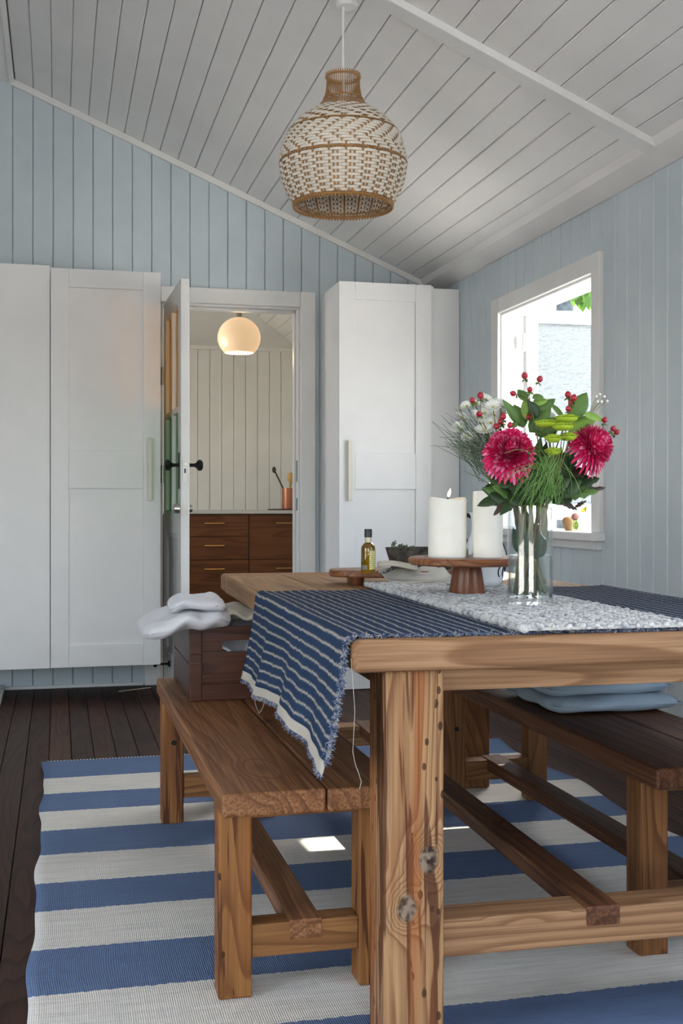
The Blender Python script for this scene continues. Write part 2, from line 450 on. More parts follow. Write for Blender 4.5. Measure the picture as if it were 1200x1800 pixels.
# cornice on the right wall
m = MB(); m.prism([(CX1-.028, ceil_z(CX1-.028)-.002),(CX1-.012, ceil_z(CX1-.012)-.024),(CX1+.03, 2.198),(XR-.002, 2.176),(XR-.002, 2.27),(CX1-.028, 2.275)],
                  lambda a,b,k: Vector((a, YB if k == 0 else YF, b)))
struct(m.build('trim_3', M['ceil_paint'], bevel=.004))
# quarter round at the foot of the back wall
struct(B(-1.9, .448, YB-.014, YB, .0, .019).build('baseboard_back', M['white_paint'], bevel=.005))
# white kerb board lying along the floor at the far left
m = MB(); m.prism([(-.62,0),(-.272,0),(-.268,.028),(-.285,.034),(-.62,.034)], lambda a,b,k: Vector((a, YB-.03 if k == 0 else 5.0, b)))
struct(m.build('trim_4', M['white_paint'], bevel=.003))

# doorway casing and lining
dc = MB(); cw = .086; th = .020
struct(B(DX0-cw, DX0, YB-th, YB+.012, 0, DZ+cw).build('trim_5', M['white_paint'], bevel=.004))
struct(B(DX1, DX1+cw, YB-th, YB+.012, 0, DZ+cw).build('trim_6', M['white_paint'], bevel=.004))
struct(B(DX0+.0005, DX1-.0005, YB-th, YB+.012, DZ, DZ+cw).build('trim_7', M['white_paint'], bevel=.004))
lin_ = MB(); lin_.box(DX0, DX0+.012, YB, YB+.135, 0, DZ); lin_.box(DX1-.012, DX1, YB, YB+.135, 0, DZ); lin_.box(DX0, DX1, YB, YB+.135, DZ-.012, DZ)
lin_.box(DX1-.024, DX1-.012, YB+.05, YB+.09, 0, DZ-.012); lin_.box(DX0, DX1, YB+.05, YB+.09, DZ-.026, DZ-.012)
jl = struct(lin_.build('trim_8', M['white_paint'], bevel=.002))
B(DX1-.0135, DX1-.0115, YB+.008, YB+.03, 1.10, 1.22).build('strike_plate', M['black_iron'], jl)
B(DX1-.0135, DX1-.0115, YB+.008, YB+.03, .94, 1.01).build('strike_plate', M['black_iron'], jl)

# open door with coloured panes
ang = math.radians(-1.2)
dr = bpy.data.objects.new('door_1', None); C.objects.link(dr); dr.location = (.553, YB-.022, 0); dr['_off'] = (0,0,0)
struct(dr, 'white panelled door standing open, amber and green panes, black knobs', 'door')
dr.rotation_euler = (0,0,-ang)
W_, T_, HD = .745, .042, 2.045      # local: x 0..T, y 0..-W
zb = .012
def dbox(n, y0, y1, z0, z1, mat=None, x0=0, x1=T_, par=None, bv=.003):
    return B(x0, x1, -y1, -y0, z0, z1).build(n, mat or M['white_paint'], par or dr, bevel=bv)
dbox('stile', 0, .105, zb, zb+HD); dbox('stile', W_-.105, W_, zb, zb+HD)
dbox('rail', .105, W_-.105, zb, .20); dbox('rail', .105, W_-.105, .83, .945); dbox('rail', .105, W_-.105, zb+HD-.11, zb+HD)
dbox('glazing_bar', W_/2-.022, W_/2+.022, .945, zb+HD-.11); dbox('glazing_bar', .105, W_/2-.022, 1.425, 1.455); dbox('glazing_bar', W_/2+.022, W_-.105, 1.425, 1.455)
pn = dbox('panel', .105, W_-.105, .20, .83, x0=.012, x1=.03)
for (a0, a1) in ((.105, W_/2-.022), (W_/2+.022, W_-.105)):
    dbox('pane', a0, a1, .945, 1.425, M['green_glass'], .018, .023, bv=0)
    dbox('pane', a0, a1, 1.455, zb+HD-.11, M['amber_glass'], .018, .023, bv=0)
mo = MB()
for a in ((.105,.13,.20,.83),(W_-.13,W_-.105,.20,.83),(.13,W_-.13,.20,.225),(.13,W_-.13,.805,.83)): mo.box(.004,.012,-a[1],-a[0],a[2],a[3])
mo.build('panel_moulding', M['white_paint'], pn, bevel=.003)
yk = -(W_-.052); zk = 1.165
for sgn, xs in ((-1, 0), (1, T_)):
    kb = MB().lathe([(.0,.072),(.018,.071),(.026,.064),(.028,.055),(.022,.045),(.013,.038),(.009,.03),(.009,.008),(.016,.004),(.017,0)], 8, (xs, yk, zk), axis=(sgn,0,0)).build('door_knob', M['black_iron'], dr, smooth=False, bevel=.002)
    B(xs-(.004 if sgn<0 else 0), xs+(0 if sgn<0 else .004), yk-.016, yk+.016, zk-.115, zk+.06).build('knob_plate', M['black_iron'], dr, bevel=.002)
lp = B(.010, .031, -W_-.0015, -W_+.001, zk-.085, zk+.035).build('lock_plate', M['chrome'], dr)
B(.016, .025, -W_-.006, -W_-.001, zk-.004, zk+.012).build('latch', M['chrome'], lp, bevel=.002)
B(.017, .024, -W_-.0025, -W_-.001, zk-.04, zk-.018).build('keyhole', M['black_iron'], lp)
lp2 = B(.010, .031, -W_-.0015, -W_+.001, .925, .985).build('lock_plate', M['chrome'], dr)
MB().lathe([(.0,.0),(.026,.0),(.024,.022),(.018,.03),(.0,.03)][::-1], 16, (0, yk+.004, .955), axis=(-1,0,0)).build('deadlock', M['chrome'], dr, smooth=True, angle=40)
MB().lathe([(.0,.0),(.02,.0),(.017,.02),(.0,.02)][::-1], 16, (T_, yk+.004, .955), axis=(1,0,0)).build('deadlock', M['chrome'], dr, smooth=True, angle=40)
for hz in (1.62, 1.09, .3):
    hg = MB()
    for j in range(3): hg.lathe([(.008,0),(.008,.03)], 10, (-.006, .006, hz+j*.033))
    hg.build('hinge', M['chrome'], dr)
ds = MB(); ds.tube([(-.001,-.30,.155),(-.075,-.30,.155)], .006, 8)
ds.lathe([(.017,0),(.017,.006),(.008,.012)], 10, (0,-.30,.155), axis=(-1,0,0)); ds.lathe([(.014,.068),(.016,.074),(.012,.085)], 10, (0,-.30,.155), axis=(-1,0,0))
ds.build('door_stop', M['black_iron'], dr)

# window in the right wall
wi = bpy.data.objects.new('window_1', None); C.objects.link(wi); wi.location = (XR, (WY0+WY1)/2, WZ0); wi['_off'] = tuple(wi.location)
struct(wi, 'white framed window with its frosted sash swung open outwards', 'window')
XO = XR+.115
for nm, a in (('casing',(XR-.02,XR+.012,WY0-.07,WY0,WZ0-.002,WZ1+.075)),('casing',(XR-.02,XR+.012,WY1,WY1+.09,WZ0-.002,WZ1+.075)),('casing',(XR-.02,XR+.012,WY0+.0005,WY1-.0005,WZ1,WZ1+.075)),
              ('jamb',(XR-.004,XO+.02,WY0-.02,WY0+.008,WZ0,WZ1)),('jamb',(XR-.004,XO+.02,WY1-.008,WY1+.02,WZ0,WZ1)),('jamb',(XR-.004,XO+.02,WY0,WY1,WZ1-.012,WZ1+.02))):
    B(*a).build(nm, M['white_paint'], wi, bevel=.003)
B(XR-.06, XO+.06, WY0-.085, WY1+.105, WZ0-.036, WZ0-.002).build('window_sill', M['white_paint'], wi, bevel=.004)
B(XR-.022, XR+.012, WY0-.06, WY1+.08, WZ0-.072, WZ0-.036).build('sill_apron', M['white_paint'], wi, bevel=.003)
t = NT('frosted_glass'); nodes = t.t.nodes
tl = nodes.new('ShaderNodeBsdfTranslucent'); tl.inputs[0].default_value = (.30,.325,.34,1)
rg = nodes.new('ShaderNodeBsdfDiffuse'); rg.inputs[0].default_value = (.32,.34,.355,1)
bp = t.n('Bump', Strength=1.0, Distance=.02); t.set(bp, 'Height', t.noise(t.map(t.obj(), scale=(1,1,2.2)), 34, 2))
mx = nodes.new('ShaderNodeMixShader'); mx.inputs[0].default_value = .35
for q in (tl, rg): t.t.links.new(bp.outputs[0], q.inputs['Normal'])
t.t.links.new(tl.outputs[0], mx.inputs[1]); t.t.links.new(rg.outputs[0], mx.inputs[2]); t.t.links.new(mx.outputs[0], t.out.inputs[0]); nodes.remove(t.p)
M['frosted'] = t.m
SY0, SY1, SX0, SX1, SZ0, SZ1 = 5.292, 5.33, 2.215, 3.20, .90, 1.925
sash = B(SX0, SX0+.062, SY0, SY1, SZ0, SZ1).build('sash', M['white_paint'], wi, bevel=.003)
for a in ((SX1-.062,SX1,SZ0,SZ1),(SX0+.062,SX1-.062,SZ0,SZ0+.08),(SX0+.062,SX1-.062,SZ1-.062,SZ1),((SX0+SX1)/2-.012,(SX0+SX1)/2+.012,SZ0+.08,SZ1-.062)):
    B(a[0],a[1],SY0,SY1,a[2],a[3]).build('sash_rail', M['white_paint'], sash, bevel=.003)
for a in ((SX0+.062,(SX0+SX1)/2-.012),((SX0+SX1)/2+.012,SX1-.062)):
    B(a[0],a[1],SY0+.015,SY0+.021,SZ0+.08,SZ1-.062).build('pane', M['frosted'], sash)
for hz in (1.72, 1.10):
    hg = MB().tube([(SX0-.014, SY0-.004, hz),(SX0-.014, SY0-.004, hz+.085)], .008, 8); hg.box(SX0-.05, SX0-.014, SY0-.001, SY0+.003, hz, hz+.085)
    hg.build('hinge', M['white_paint'], sash)

# kitchen beyond the doorway
KY = 10.0; KZ = 2.34
kb = struct(B(-.5, XR+.1, KY+.012, KY+.1, 0, 3.4).build('wall_kitchen', M['shadow_gap']))
x = -.5
while x < XR:
    m = MB(); board(m, Vector((x+.0015, KY+.012, .5)), ux, uz, -uy, .101, KZ-.5, KZ-.5, .012, .003, .003)
    m.build('board', M['kitchen_paint'], kb); x += .104
m = MB()
for a in ((YB+.12,7.35,0,3.4),(9.05,KY+.1,0,3.4),(7.35,9.05,0,.85),(7.35,9.05,2.15,3.4)): m.box(-.6,-.5,a[0],a[1],a[2],a[3])
struct(m.build('wall_kitchen_left', M['kitchen_paint']))
struct(B(XR-.03, XR+.012, YB+.12, KY+.012, 0, 2.6).build('wall_kitchen_right', M['kitchen_paint']))
kf = struct(B(-.5, XR, YB+.12, KY, -.06, -.002).build('floor_kitchen', M['floor1']))
kc = MB()
def K(x, y): # hipped kitchen ceiling
    return KZ+SL*min(XR-.03-x, KY-y, .95)
ys = [YB+.12, KY-.95, KY]; 
kc.add([(XR-.03,YB+.12,KZ),(XR-.03,KY,KZ),(XR-.98,KY-.95,KZ+SL*.95),(XR-.98,YB+.12,KZ+SL*.95),(-.5,KY,KZ),(-.5,KY-.95,KZ+SL*.95),(-.5,YB+.12,KZ+SL*.95)],
       [(0,1,2,3),(1,4,5,2),(3,2,5,6)])
kco = struct(kc.build('ceiling_kitchen', M['kitchen_paint'], solid=.02))
ksn = Vector((-SL,0,-1)).normalized(); ksu = Vector((-1,0,SL)).normalized()
for i in range(9):
    m = MB(); s0, s1 = i*.1024+.002, (i+1)*.1024-.002
    a0 = KY-s0*math.cos(math.atan(SL)); a1 = KY-s1*math.cos(math.atan(SL))
    p = Vector((XR-.03, 0, KZ))+ksn*.0105
    m.add([p+ksu*s0+uy*(YB+.12), p+ksu*s1+uy*(YB+.12), p+ksu*s1+uy*a1, p+ksu*s0+uy*a0]+[q+ksn*.009 for q in (p+ksu*s0+uy*(YB+.12), p+ksu*s1+uy*(YB+.12), p+ksu*s1+uy*a1, p+ksu*s0+uy*a0)],
          [(0,1,2,3),(7,6,5,4),(0,4,5,1),(1,5,6,2),(2,6,7,3),(3,7,4,0)])
    m.build('ceiling_board', M['kitchen_paint'], kco)
hp0 = Vector((XR-.03,KY,KZ-.012)); hp1 = Vector((XR-.98,KY-.95,KZ+SL*.95-.012))
MB().tube([hp0, hp1], .024, 6).build('hip_bead', M['kitchen_paint'], kco)
B(-.5, XR-.03, KY-.02, KY+.012, KZ-.035, KZ+.02).build('cornice_bead', M['kitchen_paint'], kco)

# outdoors ground
t = NT('garden_ground'); t.base(t.mix(t.noise(t.obj(), 1.2, 4), '#cfccc4', '#d9d6cf'), .95, .1)
struct(B(-40, 40, -40, 40, -.9, -.6).build('ground', t.m))

# ------------------------------------------------------------------ tall cabinets
CYF = 5.90
def shaker_door(root, x0, x1, z0, z1, y0, handle_x, mid):
    """y0 is the door front; frame proud of the panels"""
    sw = .086
    d = B(x0+.02, x1-.02, y0+.0145, y0+.0195, z0+.02, z1-.02).build('door', M['cab_white'], root)
    for a in ((x0, x0+sw), (x1-sw, x1)): B(a[0], a[1], y0, y0+.02, z0, z1).build('stile', M['cab_white'], d, bevel=.001)
    for a in ((z0, z0+sw+.02), (mid[0], mid[1]), (z1-sw-.005, z1)): B(x0+sw+.0006, x1-sw-.0006, y0+.0004, y0+.02, a[0], a[1]).build('rail', M['cab_white'], d, bevel=.0015)
    hz = (mid[0]+mid[1])/2
    h = MB(); h.box(handle_x-.011, handle_x+.011, y0-.026, y0-.012, hz-.155, hz+.16); h.box(handle_x-.008, handle_x+.008, y0-.012, y0+.001, hz-.15, hz-.13); h.box(handle_x-.008, handle_x+.008, y0-.012, y0+.001, hz+.135, hz+.155)
    h.build('handle', M['handle'], d, bevel=.002)
M['handle'] = plain('pale_timber_handle', '#ddd8c9', .45)
XD0, XD1 = -.036, .500; Z0, Z1 = .170, 2.141
r = empty('tall_cabinet', ((XD0+XD1)/2, CYF+.2, 0), 'tall white shaker cabinet left of the open door, green tint on its edge', 'cabinet')
B(XD0, XD1-.004, CYF+.022, YB-.024, Z0, Z1-.002).build('body', M['cab_white'], r)
shaker_door(r, XD0, XD1, Z0, Z1, CYF, XD1-.055, (1.055, 1.245))
r = empty('tall_cabinet', (-.35, CYF+.2, 0), 'plain flat-fronted white cabinet at the left edge', 'cabinet')
B(-.64, XD0-.003, CYF+.03, YB-.024, Z0-.003, Z1+.012).build('body', M['cab_white'], r)
B(-.64, XD0-.003, CYF+.008, CYF+.029, Z0-.003, Z1+.012).build('door', M['cab_white'], r, bevel=.002)
XE0, XE1 = 1.424, 1.928
r = empty('tall_cabinet', (1.75, CYF+.2, 0), 'tall white shaker cabinet in the corner between doorway and window', 'cabinet')
B(XE0, XE1+.02, CYF+.022, YB-.024, Z0-.165, Z1-.002).build('body', M['cab_white'], r)
B(XE1+.003, XR-.004, CYF+.035, CYF+.055, Z0-.165, Z1-.01).build('filler_panel', M['cab_white'], r)
shaker_door(r, XE0, XE1, Z0, Z1, CYF, XE0+.054, (1.055, 1.245))

# ------------------------------------------------------------------ kitchen furniture
def drawer_unit(x0, x1, zs, label, hx):
    y0 = 9.42
    r = empty('kitchen_unit', ((x0+x1)/2, y0+.28, 0), label, 'cabinet')
    B(x0, x1, y0+.02, KY-.01, .15, .895).build('body', M['kitchen_wood'], r)
    B(x0, x1, y0+.07, y0+.09, 0, .15).build('kickboard', M['black_iron'], r)
    for a, b in zip(zs[:-1], zs[1:]):
        d = B(x0+.0025, x1-.0025, y0, y0+.019, a+.0025, b-.0025).build('drawer_front', M['kitchen_wood'], r, bevel=.0015)
        z = b-.075 if b-a > .16 else (a+b)/2
        h = MB(); h.tube([(hx-.08,y0-.028,z),(hx+.08,y0-.028,z)], .006, 8); h.tube([(hx-.07,y0-.028,z),(hx-.07,y0+.001,z)], .004, 6); h.tube([(hx+.07,y0-.028,z),(hx+.07,y0+.001,z)], .004, 6)
        h.build('handle', M['brass'], d)
XK = 1.515
drawer_unit(XK-.73, XK-.002, (.155,.522,.712,.893), 'walnut drawer unit with three drawers seen through the doorway', XK-.285)
drawer_unit(XK, XK+.50, (.155,.522,.893), 'walnut kitchen unit with two deep fronts by the door jamb', XK+.30)
tag(B(XK-.76, XR-.04, 9.395, KY-.001, .896, .924).build('worktop', M['worktop'], bevel=.002), 'thin pale grey worktop running over the walnut units', 'worktop')
tag(MB().lathe([(0,0),(.17,0),(.175,.008),(.165,.010),(0,.010)], 28, at(508, 893, 9.75)*1.0 if False else (1.88, 9.62, .9245)).build('round_tray', M['crate_x'], smooth=True, angle=40), 'dark round wooden tray on the kitchen worktop', 'tray')
p = Vector((1.885, 9.64, .9350))
r = empty('utensil_pot', p, 'copper utensil pot standing on the dark round tray', 'pot')
MB().lathe([(.0,.0),(.052,.0),(.054,.01),(.054,.175),(.050,.175),(.050,.012),(.0,.012)], 24, p).build('pot_body', M['copper'], r, smooth=True, angle=40)
M['utensil'] = plain('beech_wood', '#c59a55', .5); M['dark_utensil'] = plain('dark_utensil', '#3b342a', .5)
def utensil(name, a, b, hw, mat, label):
    m = MB(); a = Vector(a); b = Vector(b); m.tube([a, b], .007, 8)
    dr_ = (b-a).normalized(); m.ell(b+dr_*hw*1.1, hw, .009, hw*1.5, Matrix.Identity(3), 10, 6)
    tag(m.build(name, mat, smooth=True), label, 'utensil')
utensil('wooden_spoon', p+Vector((.0,.0,.014)), p+Vector((.018,0,.23)), .030, M['utensil'], 'broad wooden spoon upright in the copper pot')
utensil('wooden_spatula', p+Vector((-.015,.018,.014)), p+Vector((.034,.024,.24)), .022, M['utensil'], 'narrow wooden spatula at the right of the copper pot')
utensil('ladle', p+Vector((.03,-.012,.014)), p+Vector((-.115,-.012,.31)), .018, M['dark_utensil'], 'dark ladle leaning left out of the copper pot')
# globe lamp
g = Vector((1.193, 7.84, 2.105)); R_ = .146
r = empty('globe_lamp', g-Vector((0,0,R_)), 'lit white glass globe lamp hanging in the kitchen', 'lamp')
t = NT('opal_glass'); t.base('#eedcc0', .15); t.p.inputs['Emission Color'].default_value = (1,.60,.28,1); t.p.inputs['Emission Strength'].default_value = .27
prof = [(R_*math.sin(a), -R_*math.cos(a)*.96) for a in [math.radians(42+138*i/26) for i in range(27)]]
MB().lathe(prof+[(p_[0]*.96, p_[1]*.96) for p_ in prof[::-1]], 40, g, closed=True).build('lamp_shade', t.m, r, smooth=True)
MB().lathe([(0,0),(.02,0),(.02,.045),(.014,.06),(.0,.06)], 20, g+Vector((0,0,R_*.93))).build('lamp_cap', plain('lamp_cap', '#8f857b', .4, .3), r, smooth=True, angle=40)
MB().tube([g+Vector((0,0,R_+.04)), Vector((g.x,g.y,KZ+SL*.95-.02))], .007, 8).build('cord', M['white_paint'], r)
MB().ell(g+Vector((0,0,-.01)), .035, .035, .05, None, 14, 8).build('bulb', emit('bulb_glow', '#ffcf8a', 6), r, smooth=True)
pl = bpy.data.lights.new('globe_light', 'POINT'); pl.energy = 5.0; pl.color = (1,.72,.42); pl.shadow_soft_size = .06
po = bpy.data.objects.new('globe_light', pl); C.objects.link(po); po.location = g-Vector((0,0,.12))

# ------------------------------------------------------------------ rattan pendant
LX, LY = .943, 3.85
ZR = 1.995
r = empty('pendant_lamp', (LX, LY, ZR), 'round woven white and tan rattan pendant lamp above the table', 'lamp')
prof = [(.168,0),(.188,.035),(.204,.075),(.213,.115),(.2145,.150),(.210,.185),(.198,.222),(.178,.256),(.150,.287),(.116,.313),(.086,.335),(.069,.356),(.061,.378),(.057,.405),(.056,.43),(.058,.447)]
def profat(s):
    f = s*(len(prof)-1); i = min(int(f), len(prof)-2); f -= i
    a, b = prof[i], prof[i+1]
    p0 = prof[max(i-1,0)]; p3 = prof[min(i+2,len(prof)-1)]
    def cr(k): return .5*((2*a[k])+(-p0[k]+b[k])*f+(2*p0[k]-5*a[k]+4*b[k]-p3[k])*f*f+(-p0[k]+3*a[k]-3*b[k]+p3[k])*f**3)
    return cr(0), cr(1)
samp = [profat(i/400) for i in range(401)]; arc = [0]
for a, b in zip(samp[:-1], samp[1:]): arc.append(arc[-1]+math.hypot(b[0]-a[0], b[1]-a[1]))
def parc(l):
    for i in range(400):
        if arc[i+1] >= l:
            f = (l-arc[i])/(arc[i+1]-arc[i]); return (samp[i][0]+(samp[i+1][0]-samp[i][0])*f, samp[i][1]+(samp[i+1][1]-samp[i][1])*f)
    return samp[-1]
def wdir(l):
    a, b = parc(max(l-.004,0)), parc(min(l+.004, arc[-1])); dx, dz = b[0]-a[0], b[1]-a[1]; n = math.hypot(dx,dz); return (dz/n, -dx/n)
cane = fabric('tan_cane', '#a9804f', '#8a6238', 120, .55); whitec = fabric('white_cane', '#e6e0d6', '#d5cdbf', 120, .5)
NR = 96
m = MB(); ne = 44
for k in range(NR):
    a = 2*PI*k/NR; ca, sa = math.cos(a), math.sin(a)
    top = arc[-1] if k % 2 == 0 else arc[-1]*.80
    if k % 2 == 0: top += .0
    hw = .0030
    pts = []
    for i in range(ne+1):
        l = top*i/ne; rr, z = parc(l); nx, nz = wdir(l)
        hw_ = min(hw, rr*PI/NR*.75)
        for s in (-1, 1):
            for o_ in (-.0009, .0009):
                q = rr+nx*o_
                pts.append((LX+q*ca-sa*s*hw_, LY+q*sa+ca*s*hw_, ZR+z+nz*o_))
    fs = []
    for i in range(ne):
        b = i*4; c = b+4
        fs += [(b+1,b+3,c+3,c+1),(b,c,c+2,b+2),(b,b+1,c+1,c),(b+2,c+2,c+3,b+3)]
    m.add(pts, fs)
tag(m.build('rib', cane, r), kind='stuff')
rows = []; l = .012
while l < arc[-1]*.70: rows.append(l); l += .0098
def over(i, k, n):
    l = rows[i]/rows[-1]
    if l < .40:   # open checker: two over, two under
        return not (((k//2) % 2 == (0 if (i//1) % 2 else 1)) and True) if False else ((k//2+i) % 2 == 0) or (k % 4 in (0,) )
    zig = i if (i//6) % 2 == 0 else -i
    return (k+zig*1) % 4 != 0 if l < .72 else (k+zig*2) % 6 not in (0, 1)
m = MB(); mb = MB(); bands = {int(len(rows)*.40), int(len(rows)*.72)}
for i, l in enumerate(rows):
    tgt = mb if i in bands else m
    rr, z = parc(l); nx, nz = wdir(l); hw = .0044 if i not in bands else .0022
    lo, hi = parc(max(l-hw,0)), parc(l+hw); vs = []; fs = []
    for k in range(NR*2):
        a = 2*PI*k/(NR*2)
        off = (.0030 if over(i, k//2, 0) else -.0030) if k % 2 == 0 else ((.0030 if over(i,k//2,0) else -.0030)+(.0030 if over(i,(k//2+1)%NR,0) else -.0030))/2
        if i in bands: off = .0038
        for (q, z_) in (lo, hi):
            for e_ in (-.0005, .0005):
                R2 = q+nx*(off+e_); vs.append((LX+R2*math.cos(a), LY+R2*math.sin(a), ZR+z_+nz*(off+e_)))
    n = NR*2
    for k in range(n):
        b = k*4; c = ((k+1) % n)*4
        fs += [(b+1,c+1,c+3,b+3),(b,b+2,c+2,c),(b,c,c+1,b+1),(b+2,b+3,c+3,c+2)]
    tgt.add(vs, fs)
tag(m.build('weave', whitec, r), kind='stuff')
mb.build('binding', cane, r)
def ring(rad, z, rt, name, mat):
    MB().tube([(LX+rad*math.cos(2*PI*k/64), LY+rad*math.sin(2*PI*k/64), ZR+z) for k in range(65)], rt, 8, cap=False).build(name, mat, r, smooth=True)
ring(.168, .0, .0045, 'rim', cane); ring(.1665, .012, .003, 'rim', cane); ring(.057, .436, .004, 'collar_ring', cane); ring(.066, .362, .003, 'collar_ring', cane)
m = MB()
for k in range(NR):     # curled ends below the rim
    a = 2*PI*k/NR
    m.ell((LX+.168*math.cos(a), LY+.168*math.sin(a), ZR-.006), .0042, .0042, .0055, None, 6, 4)
tag(m.build('rim_knot', cane, r), kind='stuff')
zc = ceil_z(LX)-.008
MB().tube([(LX,LY,ZR+.36),(LX,LY,zc-.01)], .0045, 8).build('cord', M['white_paint'], r)
MB().lathe([(0,0),(.02,0),(.024,.06),(.012,.075),(.0,.075)], 20, (LX,LY,ZR+.30)).build('lamp_holder', M['white_paint'], r, smooth=True, angle=40)
MB().lathe([(0,0),(.034,0),(.038,.008),(.038,.05),(0,.05)], 28, (LX+.012,LY,zc-.026)).build('ceiling_rose', M['white_paint'], r, smooth=True, angle=40)
MB().ell((LX,LY,ZR+.26), .028, .028, .042, None, 16, 8).build('bulb', plain('unlit_bulb','#e8e4da',.2), r, smooth=True)

# ------------------------------------------------------------------ rug
def rstripe():
    e = [4.517,4.231,4.0,3.775,3.555,3.31,3.07,2.854,2.606,2.364]
    while e[-1] > .9: e.append(e[-1]-.236)
    return e
e_ = rstripe(); RY0, RY1 = .85, 4.517
t = NT('striped_flatweave'); v = t.uv()
sp = t.n('SeparateXYZ'); t.set(sp,'0',v)
wob = t.math('MULTIPLY', t.math('SUBTRACT', t.noise(v, 160, 1), .5), .0035)
vv = t.math('ADD', sp.outputs[1], wob)
st = []
for i, y in enumerate(e_[::-1]):
    pos = (y-RY0)/(RY1-RY0)
    idx = len(e_)-1-i
    st.append((max(pos,0.0), '#4f6892' if (idx % 2 == 1) else '#c9c6c0'))
st = [(0.0, st[0][1] if st[0][0] > 0.0 else st[0][1])]+[s_ for s_ in st if s_[0] > 0 and s_[0] < .999]
fix = []
for i, (pp, cc) in enumerate(st):
    yv = RY0+pp*(RY1-RY0)+.02
    j = sum(1 for q in e_ if q > yv)
    fix.append((pp, '#6b7fa2' if j % 2 == 1 else '#ebe6de'))
c = t.ramp(vv, fix, 'CONSTANT')
c = t.mix(t.math('MULTIPLY', t.ramp(t.noise(t.map(v, scale=(2,60,1)), 6, 3), [(.4,0.0),(.7,1.0)]), .18), c, '#3e4a63')
wv = t.n('TexWave', {'bands_direction':'Y'}, Scale=190.0, Distortion=1.0); t.set(wv,'Vector',v)
wx = t.n('TexWave', {'bands_direction':'X'}, Scale=130.0, Distortion=1.0); t.set(wx,'Vector',v)
t.bump(t.math('ADD', wv.outputs['Fac'], wx.outputs['Fac']), .5, .0015)
t.base(c, .9, .1)
M['rug'] = t.m
RXa, RXb = -.052, 1.76
def rugpt(u, v_):
    y = RY0+(RY1-RY0)*v_; x = RXa+(RXb-RXa)*u
    x += (.005*math.sin(y*9.5)+.003*math.sin(y*19+1))*(1-u)*(1 if u < .1 else .2)+(.018*math.sin(y*7.1))*(u if u > .9 else 0)
    x += -.012*(1-u)*max(0, (3.4-y)/2)
    z = .0065+.0022*math.sin(y*16+x*2.5)*(.5+.5*math.sin(x*3+y*2))
    if x > 1.0 and y < 2.6: z += .004*(1+math.sin(y*42+x*7))*min(1,(x-1.0)*4)*min(1,(2.6-y)*4)*.6
    return (x, y+.02*(x-.4)*0, z)
rg_ = empty('striped_rug', ((RXa+RXb)/2, (RY0+RY1)/2, 0), 'blue and white striped flatweave rug under the table and benches', 'rug')
MB().grid(rugpt, 70, 260, lambda u,v_: (u, v_)).build('rug_field', M['rug'], rg_, smooth=True, solid=.005)
m = MB()
for i in range(150):
    x = RXa+.015+(RXb-RXa-.02)*i/150
    m.ell((x, RY1+.001, .0065), .0045, .007, .0045, None, 5, 4)
tag(m.build('edge_stitching', fabric('white_overlock','#d8d6d0','#cfccc6'), rg_), kind='stuff')

# ------------------------------------------------------------------ table
TX, TY, TW, TL, TZ, TR = .49, 1.925, .965, 1.97, .7455, math.radians(-1.15)
def tl(x, y, z):      # table-local to world
    c_, s_ = math.cos(TR), math.sin(TR); return Vector((TX+x*c_-y*s_, TY+x*s_+y*c_, z))
def troot(name, label, cat, group=None):
    o = empty(name, (TX,TY,0), label, cat, group, TR); o['_off'] = (0,0,0); return o
tb = troot('dining_table', 'heavy aged pine dining table with thick square legs', 'table')
tt = .057
for i, (a, b) in enumerate(((0,.19),(.1915,.385),(.3865,.58),(.5815,.775),(.7765,TW))):
    y0_, y1_ = (.121, TL-.121)
    B(a, b, y0_, y1_, TZ-tt, TZ).build('top_plank', M['pine_y'], tb, bevel=.006 if i in (0,4) else .0015, seg=3)
for a in ((0,.12),(TL-.12,TL)):
    B(0, TW, a[0], a[1], TZ-tt, TZ).build('end_board', M['pine_x'], tb, bevel=.013, seg=4)
lw = .110
li = .062
for i, (x0, y0_) in enumerate(((li,.032),(TW-li-lw,.032),(li,TL-.032-lw),(TW-li-lw,TL-.032-lw))):
    B(x0, x0+lw, y0_, y0_+lw, .011, TZ-tt).build('leg', M['leg_feature'] if i == 0 else (M['pine_z'] if i < 3 else M['dbench_z']), tb, bevel=.007, seg=3)
az0, az1 = .647, TZ-tt
for y0_ in (.045, TL-.045-.028): B(li+lw, TW-li-lw, y0_, y0_+.028, az0, az1).build('apron', M['pine_x'], tb, bevel=.002)
for x0 in (li+.012, TW-li-.04): B(x0, x0+.028, .032+lw, TL-.032-lw, az0, az1).build('apron', M['pine_y'], tb, bevel=.002)
for y0_ in (.050, TL-.050-.078): B(li+lw, TW-li-lw, y0_, y0_+.078, .170, .237).build('stretcher', M['pine_x'], tb, bevel=.004)
B(TW/2-.033, TW/2+.033, .047, TL-.047, .205, .241).build('centre_rail', M['dbench_y'], tb, bevel=.003)
MB().lathe([(0,.0),(.009,0),(.009,.004),(.0,.004)], 8, (li+lw/2, .031, .6), axis=(0,-1,0)).build('bolt_cap', M['black_iron'], tb) if False else None

